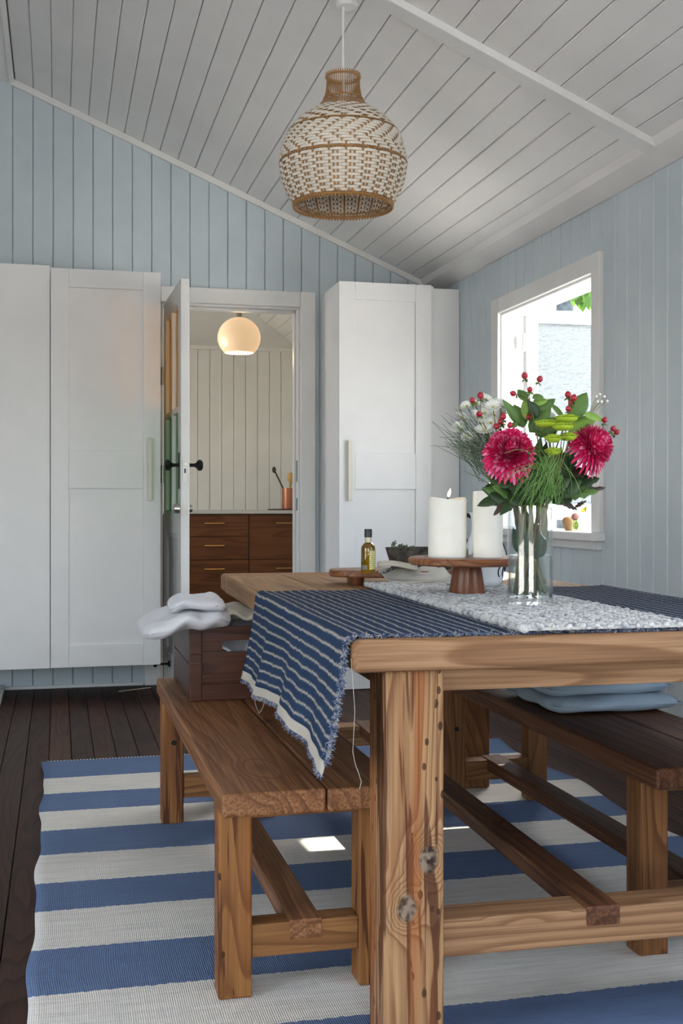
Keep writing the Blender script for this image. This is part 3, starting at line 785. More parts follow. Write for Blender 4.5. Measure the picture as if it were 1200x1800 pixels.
# ------------------------------------------------------------------ benches
def bench(x0, name, label, my, mx, mz, dark):
    y0, y1, zt, wd = 2.184, 3.69, .431, .357
    r = empty(name, (x0+wd/2, (y0+y1)/2, 0), label, 'bench')
    sp_ = x0+.203
    B(x0, sp_-.0012, y0, y1, zt-.046, zt).build('seat_plank', my, r, bevel=.006, seg=3)
    B(sp_+.0012, x0+wd, y0-.002, y1+.001, zt-.046, zt-.0008).build('seat_plank', my, r, bevel=.006, seg=3)
    lw_ = .066
    for ly in (y0+.078, y1-.082-lw_):
        for lx in (x0+.004, x0+wd-lw_-.004):
            lg = B(lx, lx+lw_, ly, ly+lw_, .010, zt-.046).build('leg', mz, r, bevel=.004)
            if ly > 3: MB().lathe([(0,.004),(.006,.004),(.008,.0)], 10, (lx+lw_*.55, ly, .255), axis=(0,-1,0)).build('bolt_cap', M['black_iron'], lg)
        B(x0+.004+lw_, x0+wd-lw_-.004, ly+.008, ly+.058, zt-.071, zt-.046).build('apron', mx, r, bevel=.002)
        B(x0+.004+lw_, x0+wd-lw_-.004, ly+.004, ly+.060, .085, .150).build('stretcher', mx, r, bevel=.003)
    xm = x0+wd/2
    B(xm-.033, xm+.033, y0+.080, y1-.084, .114, .154).build('centre_rail', my, r, bevel=.003)
    return r
bench(.300, 'bench', 'warm brown wooden bench holding the crate, left of the table', M['bench_y'], M['bench_x'], M['bench_z'], False)
bench(1.203, 'bench', 'darker wooden bench with stacked blue cushions, right of the table', M['dbench_y'], M['dbench_x'], M['dbench_z'], True)

# ------------------------------------------------------------------ crate with linen
cx0, cx1, cy0, cy1, cz0, cz1 = .352, .640, 3.225, 3.672, .4315, .636
r = empty('wooden_crate', ((cx0+cx1)/2, (cy0+cy1)/2, cz0), 'dark stained wooden crate with slot handle on the left bench', 'crate')
def slotwall(y, t_, name):
    # end wall with a rounded slot
    m = MB(); zc_ = cz0+.150; hw, hh = .052, .0165; xc = (cx0+cx1)/2
    n = 20; outer = []; inner = []
    for k in range(n*2):
        a = 2*PI*(k+.5)/(2*n); ix = xc+math.copysign(hw-hh, math.cos(a))+hh*math.cos(a); iz = zc_+hh*math.sin(a)
        inner.append((ix, iz))
        dx, dz = math.cos(a), math.sin(a)
        s_ = min((cx1-.022-xc)/abs(dx) if abs(dx) > 1e-6 else 9, ((cz1-zc_) if dz > 0 else (zc_-cz0))/abs(dz) if abs(dz) > 1e-6 else 9)
        outer.append((xc+dx*s_, zc_+dz*s_))
    N2 = 2*n
    # corners
    vs = [(p[0], y, p[1]) for p in outer]+[(p[0], y, p[1]) for p in inner]+[(p[0], y+t_, p[1]) for p in outer]+[(p[0], y+t_, p[1]) for p in inner]
    fs = []
    for k in range(N2):
        j = (k+1) % N2
        fs += [(k,j,N2+j,N2+k),(2*N2+j,2*N2+k,3*N2+k,3*N2+j),(N2+k,N2+j,3*N2+j,3*N2+k)]
    m.add(vs, fs)
    xa, xb = cx0+.022, cx1-.022
    for (x_, z_) in ((xa,cz0),(xb,cz0),(xa,cz1),(xb,cz1)):   # corner fillers
        sx = 1 if x_ == xa else -1
        cand = sorted(outer, key=lambda p: (p[0]-x_)**2+(p[1]-z_)**2)
        on_x = [p for p in cand if abs(p[0]-x_) < 1e-6][0]; on_z = [p for p in cand if abs(p[1]-z_) < 1e-6][0]
        m.add([(x_,y,z_),(on_x[0],y,on_x[1]),(on_z[0],y,on_z[1]),(x_,y+t_,z_),(on_x[0],y+t_,on_x[1]),(on_z[0],y+t_,on_z[1])], [(0,1,2),(3,5,4)])
    return m.build(name, M['crate_x'], r)
slotwall(cy0+.006, .014, 'end_panel')
B(cx0+.022, cx1-.022, cy1-.02, cy1-.006, cz0, cz1).build('end_panel', M['crate_x'], r)
for (a, b) in ((cx0, cx0+.036), (cx1-.036, cx1)):
    B(a, b, cy0, cy0+.022, cz0, cz1-.001).build('corner_post', M['crate_x'], r, bevel=.003); B(a, b, cy1-.022, cy1, cz0, cz1-.001).build('corner_post', M['crate_x'], r, bevel=.003)
for x_ in (cx0, cx1-.014):
    for (a, b) in ((cz0+.002, cz0+.100),(cz0+.103, cz1-.003)):
        B(x_, x_+.014, cy0+.022, cy1-.022, a, b).build('side_board', M['crate_y'], r, bevel=.002)
B(cx0+.036, cx1-.036, cy0+.001, cy0+.006, cz0+.062, cz0+.074).build('front_batten', M['crate_x'], r, bevel=.001)
B(cx0+.036, cx1-.036, cy0+.001, cy0+.006, cz0+.002, cz0+.045).build('front_batten', M['crate_x'], r, bevel=.001)
B(cx0+.014, cx1-.014, cy0+.02, cy1-.02, cz0, cz0+.01).build('crate_floor', M['crate_y'], r)
M['linen'] = fabric('white_linen', '#d3d3d8', '#c8c8ce', 420, .9, .25); M['cream_linen'] = fabric('cream_linen', '#c9c1b3', '#bbb2a2', 420, .9, .3)
def blob_cloth(fn, nu, nv, mat, name, label, sol=.008, cat='cloth'):
    o = MB().grid(fn, nu, nv).build(name, mat, smooth=True, solid=sol, sub=1); return tag(o, label, cat)
def pillow(fn, nu, nv, th_, mat, name, label):
    m = MB()
    def surf(sg):
        def g(u, v_):
            a, b = math.sin((u-.5)*PI), math.sin((v_-.5)*PI)
            k_ = 1/max(1, (abs(a)**7+abs(b)**7))**(1/7); e1 = max(0, 1-(abs(a)**7+abs(b)**7))**.5
            x, y, z = fn(.5+a*k_/2, .5+b*k_/2); z += .0035*math.sin(x*61+y*23)*math.sin(y*47+1); return (x, y, z+sg*th_/2*e1)
        return g
    m.grid(surf(1), nu, nv); m.grid(surf(-1), nu, nv, flip=True)
    return tag(m.build(name, mat, smooth=True), label, 'cloth')
def lin1(u, v_):     # thick folded white linen draped over the left crate side
    x = .228+.240*u; y = 3.165+.36*v_
    z = .662+.004*math.sin(v_*9+u*5)+.003*math.sin(u*17+v_*4)
    if u < .55: z -= .046*((.55-u)/.55)**1.2
    y += .02*math.sin(u*3)*(v_-.5)-.03*(1-u)*(1-v_)+.05*(1-u)*v_
    return (x, y, z)
pillow(lin1, 44, 44, .050, M['linen'], 'folded_linen', 'thick folded white linen drooping over the crate\'s left side')
def lin2(u, v_):
    x = .296+.158*u+.012*v_; y = 3.175+.27*v_
    z = .702+.004*math.sin(u*5+v_*3)+.002*math.sin(v_*13+u*8)-.014*max(0,.25-u)/.25-.010*max(0,u-.8)/.2
    return (x, y, z)
pillow(lin2, 40, 40, .034, M['linen'], 'folded_linen', 'smaller folded white linen lying topmost on the crate')
def lin3(u, v_):
    x = .455+.125*u; y = 3.235+.36*v_
    z = .662+.010*math.sin(u*9+v_*4)+.014*max(0,u-.4)*math.sin(PI*.5*u)+.006*math.sin(v_*11)
    return (x, y, min(z,.676))
blob_cloth(lin3, 18, 16, M['cream_linen'], 'crumpled_linen', 'crumpled cream linen in the crate beside the white linen', .012)
def lin4(u, v_):
    x = .40+.20*u; y = 3.249+.25*v_; z = .555+.065*math.sin(PI*.5*v_)+.02*math.sin(u*8+v_*3)
    return (x, y, z)
blob_cloth(lin4, 18, 12, M['linen'], 'folded_linen', 'white linen glimpsed through the crate\'s handle slot', .010)

# ------------------------------------------------------------------ blue striped throw across the table
ZC = TZ+.0022
DROP = .205; RB = .016
CYA, CYB = .028, 1.085       # table-local y range
arcq = RB*PI/2
ULEN = DROP+arcq+TW+.02+arcq+.11
def throw_section(s):
    """arc length from the left hem up, over the top, down the right side -> (x,z,hang)"""
    xl, xr = -.010+RB, TW+.010-RB
    if s < DROP: return (-.010, ZC+.003-RB-(DROP-s), (DROP-s)/DROP)
    s -= DROP
    if s < arcq: a = s/RB; return (-.010+RB-RB*math.cos(a), ZC+.003-RB+RB*math.sin(a), 0)
    s -= arcq
    if s < xr-xl: return (xl+s, ZC+.003-.003*min(1, s/.03), 0)
    s -= xr-xl
    if s < arcq: a = s/RB; return (xr+RB*math.sin(a), ZC+.003-RB+RB*math.cos(a), 0)
    s -= arcq; return (xr+RB, ZC+.003-RB-s, s/.11*.3)
def throw_pt(u, v_):
    s = u*ULEN; x, z, h_ = throw_section(s); y = CYA+(CYB-CYA)*v_
    if s < DROP+.01:
        x -= h_*(.018+.009*math.sin(y*17+.6)+.003*math.sin(y*41))+h_*h_*.016
        z -= h_*(.010*math.sin(y*7+1))
        y += h_*.018*(v_-.75)
        if v_ < .08: y -= h_*.012*(1-v_/.08)
    elif s > DROP+arcq and z > ZC-.001:
        z += .0016*(math.sin(x*37+y*9)+1)*.5
        y += .004*math.sin(x*21)*(1 if v_ in (0,1) else .3)
    return (x, y, z)
t = NT('indigo_ikat'); v = t.uv(); sp = t.n('SeparateXYZ'); t.set(sp,'0',v)
jag = t.noise(t.map(v, scale=(3,230,1)), 1.6, 2, .8)
jag2 = t.noise(t.map(v, scale=(1.5,9,1)), 1.5, 2)
ss = t.math('ADD', sp.outputs[0], t.math('ADD', t.math('MULTIPLY', t.math('SUBTRACT', jag, .5), .017), t.math('MULTIPLY', t.math('SUBTRACT', jag2, .5), .010)))
fr = t.math('FRACT', t.math('DIVIDE', ss, .0225))
band = t.ramp(fr, [(0.0,0.0),(.36,0.0),(.47,1.0),(.53,1.0),(.66,0.0)])
thread = t.ramp(t.noise(t.map(v, scale=(40,420,1)), 1.0, 1), [(.35,.5),(.6,1.0)])
blue = t.mix(t.noise(v, 9, 3), '#2a3b56', '#354863')
blue = t.mix(t.math('MULTIPLY', t.noise(t.map(v, scale=(8,500,1)), 1.0, 1), .5), blue, '#1b2840')
c = t.mix(t.math('MULTIPLY', band, t.math('MULTIPLY', thread, .82)), blue, '#c9bfae')
t.bump(t.noise(t.map(v, scale=(500,300,1)), 1.0, 2), .5, .002)
t.base(c, .95, .08)
M['ikat'] = t.m
th = troot('table_throw', 'indigo throw with white stripes hanging off the table\'s left side', 'throw')
HEM = .020
def tf(u, v_): return throw_pt((HEM+(ULEN-HEM)*u)/ULEN, v_)
MB().grid(tf, 190, 80, lambda u,v_: ((HEM+(ULEN-HEM)*u), CYA+(CYB-CYA)*v_)).build('cloth', M['ikat'], th, smooth=True, solid=.003)
M['hem'] = fabric('cream_hem', '#b9b2a6', '#aaa397', 500, .95)
MB().grid(lambda u,v_: throw_pt((HEM*u)/ULEN, v_), 5, 80).build('hem', M['hem'], th, smooth=True, solid=.0035)
t = NT('fringe_yarn'); v = t.obj()
t.base(t.ramp(t.noise(v, 130, 2, .7), [(.38,'#3a4c6c'),(.5,'#77819a'),(.62,'#b9b4ac')]), .95, .05); M['fringe'] = t.m
rnd = random.Random(3)
def strands(pfn, n, L, dirfn, r_=.0012, spread=.6):
    m = MB()
    for i in range(n):
        p = Vector(pfn(rnd.random())); d = Vector(dirfn(p)); l = L*rnd.uniform(.5,1.25)
        d2 = d+Vector((rnd.uniform(-1,1),rnd.uniform(-1,1),rnd.uniform(-1,1)))*spread
        d3 = d2+Vector((rnd.uniform(-1,1),rnd.uniform(-1,1),rnd.uniform(-1.3,.5)))*spread
        a = p; b = p+d2.normalized()*l*.5; c_ = b+d3.normalized()*l*.5
        m.tube([a,b,c_], [r_, r_, r_*.5], 3)
    return m
# near edge of the throw: fuzz along the table top and down the hanging side
m = strands(lambda f: throw_pt((HEM+f*(DROP+arcq-HEM))/ULEN, 0.0), 900, .012, lambda p: (.3,-.8,-.35), .0010, .8)
m2 = strands(lambda f: throw_pt((DROP+arcq+f*(TW-.03))/ULEN, 0.0), 1400, .008, lambda p: (.1,-1,.1), .0010, .9)
m.v += []; b = len(m.v); m.v += m2.v; m.f += [tuple(i+b for i in f) for f in m2.f]
m2 = strands(lambda f: throw_pt(0.0, f), 1500, .010, lambda p: (-.1,0,-1), .0009, .6)
b = len(m.v); m.v += m2.v; m.f += [tuple(i+b for i in f) for f in m2.f]
tag(m.build('fringe', M['fringe'], th), kind='stuff')
q0 = Vector(throw_pt(0, .86)); q1 = Vector(throw_pt(0, .64))
MB().tube([q0, q0*.75+q1*.25-Vector((0,0,.035)), q0*.5+q1*.5-Vector((0,0,.048)), q0*.25+q1*.75-Vector((0,0,.03)), q1], .0009, 5).build('loose_thread', M['hem'], th)
q0 = Vector(throw_pt((DROP*.9)/ULEN, .0))+Vector((.012,-.01,0))
MB().tube([q0, q0+Vector((.006,-.003,-.09)), q0+Vector((.002,-.004,-.16)), q0+Vector((.006,-.005,-.18)), q0+Vector((.013,-.006,-.20)), q0+Vector((.017,-.005,-.212)), q0+Vector((.013,-.006,-.225))], .0006, 5).build('loose_thread', M['hem'], th)

# ------------------------------------------------------------------ chunky braided runner
rn = troot('braided_runner', 'chunky grey braided runner along the middle of the table', 'table runner')
RNX0, RNX1, RNY0, RNY1 = .315, .640, .012, 1.20
t = NT('grey_braided_yarn'); v = t.obj()
c = t.ramp(t.noise(v, 55, 2, .6), [(.30,'#7c828d'),(.42,'#b4b5b8'),(.56,'#dcdad6'),(.75,'#c0c2c6')])
c = t.mix(t.ramp(t.noise(v, 260, 2, .6), [(.5,0.0),(.75,.4)]), c, '#5d6678')
t.bump(t.noise(t.map(v, scale=(1,.5,1)), 420, 2), .7, .002); t.base(c, .95, .05); M['yarn'] = t.m
def rz(y): return TZ+(.0085 if CYA-.02 < y < CYB+.01 else .0035)
B(RNX0+.008, RNX1-.008, RNY0+.004, RNY1-.004, TZ+.0075, TZ+.0125).build('backing', M['yarn'], rn)
m = MB(); nr = 12; rw = (RNX1-RNX0)/nr; ny = int((RNY1-RNY0)/.0195)
for i in range(nr):
    for j in range(ny):
        for s in (-1, 1):
            x = RNX0+(i+.5)*rw+s*rw*.24; y = RNY0+(j+.5+(.5 if s > 0 else 0)*.98)*.0195
            Mx = Matrix.Rotation(s*.62+rnd.uniform(-.1,.1), 3, 'Z')
            m.ell((x+rnd.uniform(-.0008,.0008), y, TZ+.0125+rnd.uniform(-.0008,.0012)), .0068, .0150, .0062, Mx, 7, 4)
tag(m.build('braid', M['yarn'], rn, smooth=True), kind='stuff')
for x in (RNX0, RNX1): 
    mm = MB(); nn = 90
    mm.tube([(x+.002*math.sin(i*1.9), RNY0+(RNY1-RNY0)*i/nn, TZ+.011+.0015*math.sin(i*2.3)) for i in range(nn+1)], [.0078+.0012*math.sin(i*1.7) for i in range(nn+1)], 8)
    mm.build('edge_braid', M['yarn'], rn, smooth=True)
ZRN = TZ+.0183

# ------------------------------------------------------------------ pedestal stand and candles
S = Vector((.965, 2.675, ZRN))
r = empty('cake_stand', S, 'round wooden pedestal stand carrying two candles', 'stand')
MB().lathe([(0,0),(.0435,0),(.0440,.004),(.0335,.066),(.031,.068),(0,.068)], 40, S).build('pedestal', M['acacia_z'], r, smooth=True, angle=35)
MB().lathe([(0,.068),(.136,.068),(.142,.072),(.143,.082),(.139,.0865),(0,.0865)], 64, S).build('stand_plate', M['acacia_x'], r, smooth=True, angle=35)
ZS = S.z+.0868
t = NT('candle_wax'); t.base(t.mix(t.noise(t.obj(), 30, 3), '#ebe8e0', '#dfdbd1'), .42, .4)
t.p.inputs['Subsurface Weight'].default_value = .35; t.p.inputs['Subsurface Radius'].default_value = (.02,.013,.008); t.p.inputs['Subsurface Scale'].default_value = .5
M['wax'] = t.m; M['wick'] = plain('burnt_wick', '#1b1510', .9)
M['flame'] = emit('candle_flame', '#ffd9a0', 9)
def candle(c, rad, h, label, worn):
    r = empty('pillar_candle', c, label, 'candle')
    prof = [(0,0),(rad,0),(rad,h-.004),(rad-.002,h),(rad-.006,h-.001),(rad-.011,h-.010),(0,h-.012)]
    m = MB().lathe(prof, 48, c)
    if worn:
        for v_ in m.v:
            if v_.z > c.z+h-.02: v_.z += .004*math.sin(math.atan2(v_.y-c.y, v_.x-c.x)*2+1)
    m.build('wax', M['wax'], r, smooth=True, angle=40)
    wk = MB().tube([c+Vector((0,0,h-.013)), c+Vector((.001,0,h+.001)), c+Vector((.003,0,h+.006))], .0011, 6).build('wick', M['wick'], r)
    fb = c+Vector((.002,0,h+.003))
    MB().lathe([(0,0),(.0028,.004),(.0036,.008),(.0030,.013),(.0016,.018),(0,.023)], 12, fb, axis=(.28,0,1)).build('flame', M['flame'], r, smooth=True)
p1 = at(786, 983, 2.815); candle(Vector((p1.x, p1.y, ZS)), .0465, .141, 'wide cream pillar candle burning on the stand\'s left', True)
p2 = at(857, 985, 2.80); candle(Vector((p2.x, p2.y, ZS)), .0362, .159, 'taller slim white candle behind the vase', False)

# ------------------------------------------------------------------ painted jug behind the candles
J = Vector((1.086, 2.878, TZ+.0185))
r = empty('painted_jug', J, 'white ceramic jug with black swirls between the two candles', 'jug')
M['ceramic'] = plain('white_glaze', '#dfe2e6', .15)
jp = [(0,.0),(.040,.0),(.048,.015),(.056,.055),(.056,.085),(.046,.115),(.035,.138),(.034,.170),(.041,.192),(.038,.193),(.030,.170),(.031,.138),(.042,.115),(.052,.085),(.052,.055),(.044,.017),(0,.012)]
MB().lathe(jp, 40, J).build('jug_body', M['ceramic'], r, smooth=True)
def jr(z):
    q = jp[1:9]
    for a, b in zip(q[:-1], q[1:]):
        if a[1] <= z <= b[1]: return a[0]+(b[0]-a[0])*(z-a[1])/max(1e-6,b[1]-a[1])
    return .05
M['black_glaze'] = plain('black_glaze', '#14161c', .2)
def swirl(pts, w_):
    P_ = []
    for a, z in pts: q = jr(z)+.0006; P_.append(J+Vector((q*math.cos(a), q*math.sin(a), z)))
    return P_
va = math.atan2(-J.y, -J.x)
for base_, sg in ((va-.75, 1), (va+.78, -1), (va+1.5, 1), (va-2.2, -1)):
    pts = [(base_+sg*.26*math.sin(a_*1.15), .055+.075*a_/2.6) for a_ in [i*2.6/14 for i in range(15)]]
    MB().tube(swirl(pts, 1), [.0015+.0024*math.sin(PI*(i+.5)/15) for i in range(15)], 6).build('painted_swirl', M['black_glaze'], r, smooth=True)
    MB().tube(swirl([(base_-sg*.2+.25*math.cos(a_), .04+.016*math.sin(a_)) for a_ in [i*4.2/12 for i in range(13)]], 1), .0017, 6).build('painted_swirl', M['black_glaze'], r, smooth=True)
MB().tube([J+Vector((-.030,.004,.180)), J+Vector((-.046,.008,.186)), J+Vector((-.057,.010,.172)), J+Vector((-.059,.011,.15)), J+Vector((-.054,.010,.128)), J+Vector((-.044,.008,.112))], [.006,.0065,.0065,.0065,.006,.006], 10).build('jug_handle', M['black_glaze'], r, smooth=True)
lf = Vector((-math.cos(TH), math.sin(TH), 0)); tw0 = Vector((-J.x, -J.y, 0)).normalized()
for (k1, k2, z_, rx_, rz2, col) in ((.90,.42,.085,.012,.017,'#5d7a2a'),(.72,.68,.068,.014,.012,'#d0702a')):
    d_ = (lf*k1+tw0*k2).normalized(); q = J+d_*(jr(z_)-.0005)+Vector((0,0,z_))
    MB().ell(q, rx_, .0018, rz2, d_.to_track_quat('Y','Z').to_matrix(), 14, 8).build('painted_fruit', plain('fruit_glaze', col, .25), r, smooth=True)

# ------------------------------------------------------------------ footed serving board, towel, bottle, trough
BZ = TZ+.043
bc = Vector((.995, 3.262, TZ))
r = empty('serving_board', bc, 'long footed wooden serving board at the far end of the table', 'board')
def stadium(hl, hw, n=14, pw=2.6):
    return [(math.copysign(abs(math.cos(a))**(2/pw), math.cos(a))*hl, math.copysign(abs(math.sin(a))**(2/pw), math.sin(a))*hw) for a in [2*PI*i/(4*n) for i in range(4*n)]]
ba = math.radians(-11)
def brot(x, y): return (bc.x+x*math.cos(ba)-y*math.sin(ba), bc.y+x*math.sin(ba)+y*math.cos(ba))
MB().prism(stadium(.232,.110), lambda a,b,k: Vector((*brot(a,b), BZ-.020 if k == 0 else BZ))).build('board_top', M['acacia_x'], r, bevel=.005, seg=3)
for fx in (-.155, .155):
    MB().prism(stadium(.026,.085), lambda a,b,k: Vector((*brot(fx+a*(1 if k else .85),b*(1 if k else .92)), TZ+.0005 if k == 0 else BZ-.020))).build('foot', M['acacia_z'], r, bevel=.002)
# oil bottle
b0 = at(647, 1003, 3.20); b0 = Vector((b0.x, b0.y, BZ+.0003))
r = empty('oil_bottle', b0, 'small bottle of golden oil with black cap on the board', 'bottle')
bp_ = [(0,.0),(.0175,.0),(.0195,.003),(.0195,.066),(.0185,.073),(.013,.080),(.0085,.084),(.008,.098),(0,.098)]
t = NT('golden_oil'); t.base('#b88f10', .05); t.p.inputs['Transmission Weight'].default_value = .75; t.p.inputs['IOR'].default_value = 1.2
MB().lathe([(max(0,a-.0006),b) for a, b in bp_[:7]]+[(0,.084)], 28, b0).build('oil', t.m, r, smooth=True, angle=45)
MB().lathe([(a+.0006,b) for a,b in bp_[1:]], 28, b0).build('bottle_glass', tglass('bottle_glass', '#f2efdc', .03), r, smooth=True, angle=45)
MB().lathe([(0,.098),(.0105,.098),(.0105,.119),(.0095,.121),(0,.121)], 24, b0).build('cap', plain('black_cap','#171717',.4), r, smooth=True, angle=40)
t = NT('bottle_label'); v = t.obj(); sp = t.n('SeparateXYZ'); t.set(sp,'0',v)
ln = t.math('LESS_THAN', t.math('FRACT', t.math('MULTIPLY', sp.outputs[2], 190.0)), .38)
c = t.mix(t.math('MULTIPLY', ln, t.math('GREATER_THAN', t.noise(v, 420, 1), .5)), '#cfc98a', '#6a6a3c'); t.base(c, .6)
lab = MB()
va = math.atan2(-b0.y, -b0.x)
lab.grid(lambda u,v_: (b0.x+.0206*math.cos(va+.15+1.1*u), b0.y+.0206*math.sin(va+.15+1.1*u), b0.z+.010+.052*v_), 12, 1)
lab.build('label_sticker', t.m, r, smooth=True)
lab = MB(); lab.grid(lambda u,v_: (b0.x+.0206*math.cos(va-1.0+.85*u), b0.y+.0206*math.sin(va-1.0+.85*u), b0.z+.010+.012*v_), 10, 1)
lab.build('label_sticker', plain('grey_label','#6e6f66',.6), r, smooth=True)
# stone trough with succulent
tc_ = at(740, 990, 3.43); tc_ = Vector((tc_.x, tc_.y, BZ+.0003))
r = empty('planter_trough', tc_, 'dark rough oblong planter on the serving board behind the towel', 'planter')
t = NT('dark_stone'); v = t.obj(); t.base(t.ramp(t.noise(v, 40, 4, .7), [(.35,'#2e2a26'),(.6,'#55504a'),(.8,'#6d675e')]), .9, .2); t.bump(t.noise(v, 90, 4), .6, .004)
o1, o2, i2 = stadium(.088,.040), stadium(.106,.052), stadium(.098,.044)
n = len(o1); m = MB()
R4 = [(o1,.0),(o2,.062),(i2,.062),([(a*.9,b*.9) for a,b in i2],.045)]
for q, z_ in R4: m.v += [tc_+Vector((a*math.cos(ba)-b*math.sin(ba), a*math.sin(ba)+b*math.cos(ba), z_)) for a, b in q]
for k_ in range(3):
    for i in range(n): m.f.append((k_*n+i, k_*n+(i+1)%n, (k_+1)*n+(i+1)%n, (k_+1)*n+i))
m.f.append(tuple(range(n-1,-1,-1))); m.f.append(tuple(range(3*n,4*n)))
m.build('trough', t.m, r, smooth=True, angle=35)
sg_ = empty('succulent', tc_+Vector((-.07,.02,.045)), 'little grey-green succulent sprouting from the dark planter', 'plant')
M['succ'] = plain('succulent_green', '#5d6a52', .6)
for (dx, dy, hh) in ((-.078,.006,.028),(-.062,-.004,.02),(-.045,.008,.016),(-.028,.0,.013)):
    q = tc_+Vector((dx, -dx*.19+dy, .044)); m = MB(); m.tube([q, q+Vector((.002,0,hh+.006))], .0016, 6)
    for k in range(9):
        a = k*2.4; z_ = hh*(.35+.65*k/9); d = Vector((math.cos(a), math.sin(a), .8)).normalized()
        m.ell(q+Vector((0,0,z_+.004))+d*.006, .0022, .0022, .006, d.to_track_quat('Z','Y').to_matrix(), 6, 4)
    m.build('rosette', M['succ'], sg_, smooth=True)
# tea towel
t = NT('striped_towel'); v = t.uv(); sp = t.n('SeparateXYZ'); t.set(sp,'0',v)
f1 = t.ramp(sp.outputs[1], [(.0,0.0),(.06,0.0),(.065,1.0),(.13,1.0),(.135,0.0)], 'CONSTANT')
f2 = t.math('GREATER_THAN', t.noise(t.map(v, scale=(26,40,1)), 1.0, 1), .47)
c = t.mix(t.math('MULTIPLY', f1, f2), t.mix(t.noise(v, 4, 2), '#d0ccc4', '#bcb8b0'), '#4a5468')
t.bump(t.noise(v, 300, 1), .2, .002); t.base(c, .9, .1)
tw = [at(664,994,3.30), at(752,986,3.34), at(806,991,3.27), at(722,1024,3.13)]
def towel(u, v_):
    a = tw[0].lerp(tw[1], u); b = tw[3].lerp(tw[2], u); p = a.lerp(b, 1-v_)
    x, y = p.x, p.y
    dx, dy = x-bc.x, y-bc.y; ly = -dx*math.sin(ba)+dy*math.cos(ba)
    z = BZ+.006+.0045*math.sin(u*11+v_*5)+.003*math.sin(v_*17)
    if ly < -.100: z -= min(.045, (-.100-ly)*.55)
    return (x, y, max(z, TZ+.0195))
tag(MB().grid(towel, 34, 34, lambda u,v_: (u, 1-v_)).build('tea_towel', t.m, smooth=True, solid=.003), 'pale tea towel with dark woven marks draped over the serving board', 'towel')
def towel2(u, v_):
    p = at(662+72*u, 1000, 3.20+.13*v_); z = BZ+.016+.006*math.sin(u*4+.4)+.003*math.sin(v_*8)
    return (p.x, p.y, z)
tag(MB().grid(towel2, 20, 10).build('linen_napkin', M['cream_linen'], smooth=True, solid=.009, sub=1), 'folded cream napkin between the oil bottle and the pedestal stand', 'napkin')

# ------------------------------------------------------------------ cushions on the right bench
M['cush'] = fabric('slate_blue_cotton', '#a2b3c2', '#93a6b7', 500, .9, .3)
def cushion(c, hw, hl, h, rz_, label, z0, tagged=False):
    r = empty('seat_cushion', (c[0], c[1], z0), label, 'cushion', None, rz_); r['_off'] = (0,0,0)
    m = MB()
    def side(sgn):
        def fn(u, v_):
            a, b = math.sin((u-.5)*PI), math.sin((v_-.5)*PI)
            e1 = max(0, 1-(abs(a)**10+abs(b)**10))**.5
            tuft = 0
            for (ta, tb) in ((-.34,-.34),(.34,-.34),(-.34,.34),(.34,.34),(0,0)):
                tuft += math.exp(-((a-ta)**2+(b-tb)**2)/.016)
            k_ = (1/max(1, (abs(a)**10+abs(b)**10))**.1)
            sc_ = 1+.018*math.sin(a*9+b*2)*(abs(b) > .9)+.018*math.sin(b*9)*(abs(a) > .9)
            z = h/2+sgn*(h/2)*e1*(1-.55*tuft*(1 if sgn > 0 else .3))*(.88+.12*math.sin(a*5+c[0]*40)*math.sin(b*6))
            return (a*hw*k_*sc_, b*hl*k_*sc_, z)
        return fn
    m.grid(side(1), 36, 36); m.grid(side(-1), 36, 36, flip=True)
    o = m.build('cushion_body', M['cush'], r, smooth=True)
    MB().tube([(a*hw*.985, b*hl*.985, h/2) for a, b in [(-1,-1),(-.5,-1.01),(0,-1),(.5,-1.01),(1,-1),(1.01,0),(1,1),(0,1.01),(-1,1),(-1.01,0),(-1,-1)]], .0022, 6).build('piping', M['cush'], r, smooth=True)
    if tagged:
        tg = B(.04, .10, -hl-.004, -hl+.012, h*.45, h*.60).build('cushion_tag', plain('white_tag','#b9c4bf',.8), r)
        B(.038, .102, -hl-.0045, -hl+.012, h*.42, h*.45).build('tag_edge', plain('green_tag','#2f6a4c',.8), tg)
zb_ = .431
cushion((1.42, 2.955), .182, .192, .047, .0, 'slate blue cushion at the bottom of the bench stack', zb_+.0005)
cushion((1.405, 2.975), .180, .190, .045, .03, 'slate blue cushion in the middle of the bench stack', zb_+.0425)
cushion((1.41, 2.965), .180, .190, .045, -.02, 'slate blue cushion topmost on the stack, with a green tag', zb_+.0825, True)

# ------------------------------------------------------------------ glass vase
VB = Vector((.990, 2.345, ZRN)); VR = .0490; VH = .972-ZRN
r = empty('glass_vase', VB, 'clear cylindrical glass vase holding the bouquet', 'vase')
MB().lathe([(0,.0),(VR,.0),(VR,VH),(VR-.003,VH),(VR-.003,.014),(0,.014)], 56, VB).build('vase_wall', M['vase_glass'], r, smooth=True, angle=40)
WLV = .105
M['water'] = tglass('clear_water', (.93,.96,.95,1), .02)
tag(MB().lathe([(0,.0145),(VR-.0036,.0145),(VR-.0036,WLV),(0,WLV)], 48, VB).build('vase_water', M['water'], smooth=True, angle=40), 'clear water filling the lower half of the vase', 'water')
ZV = VB.z

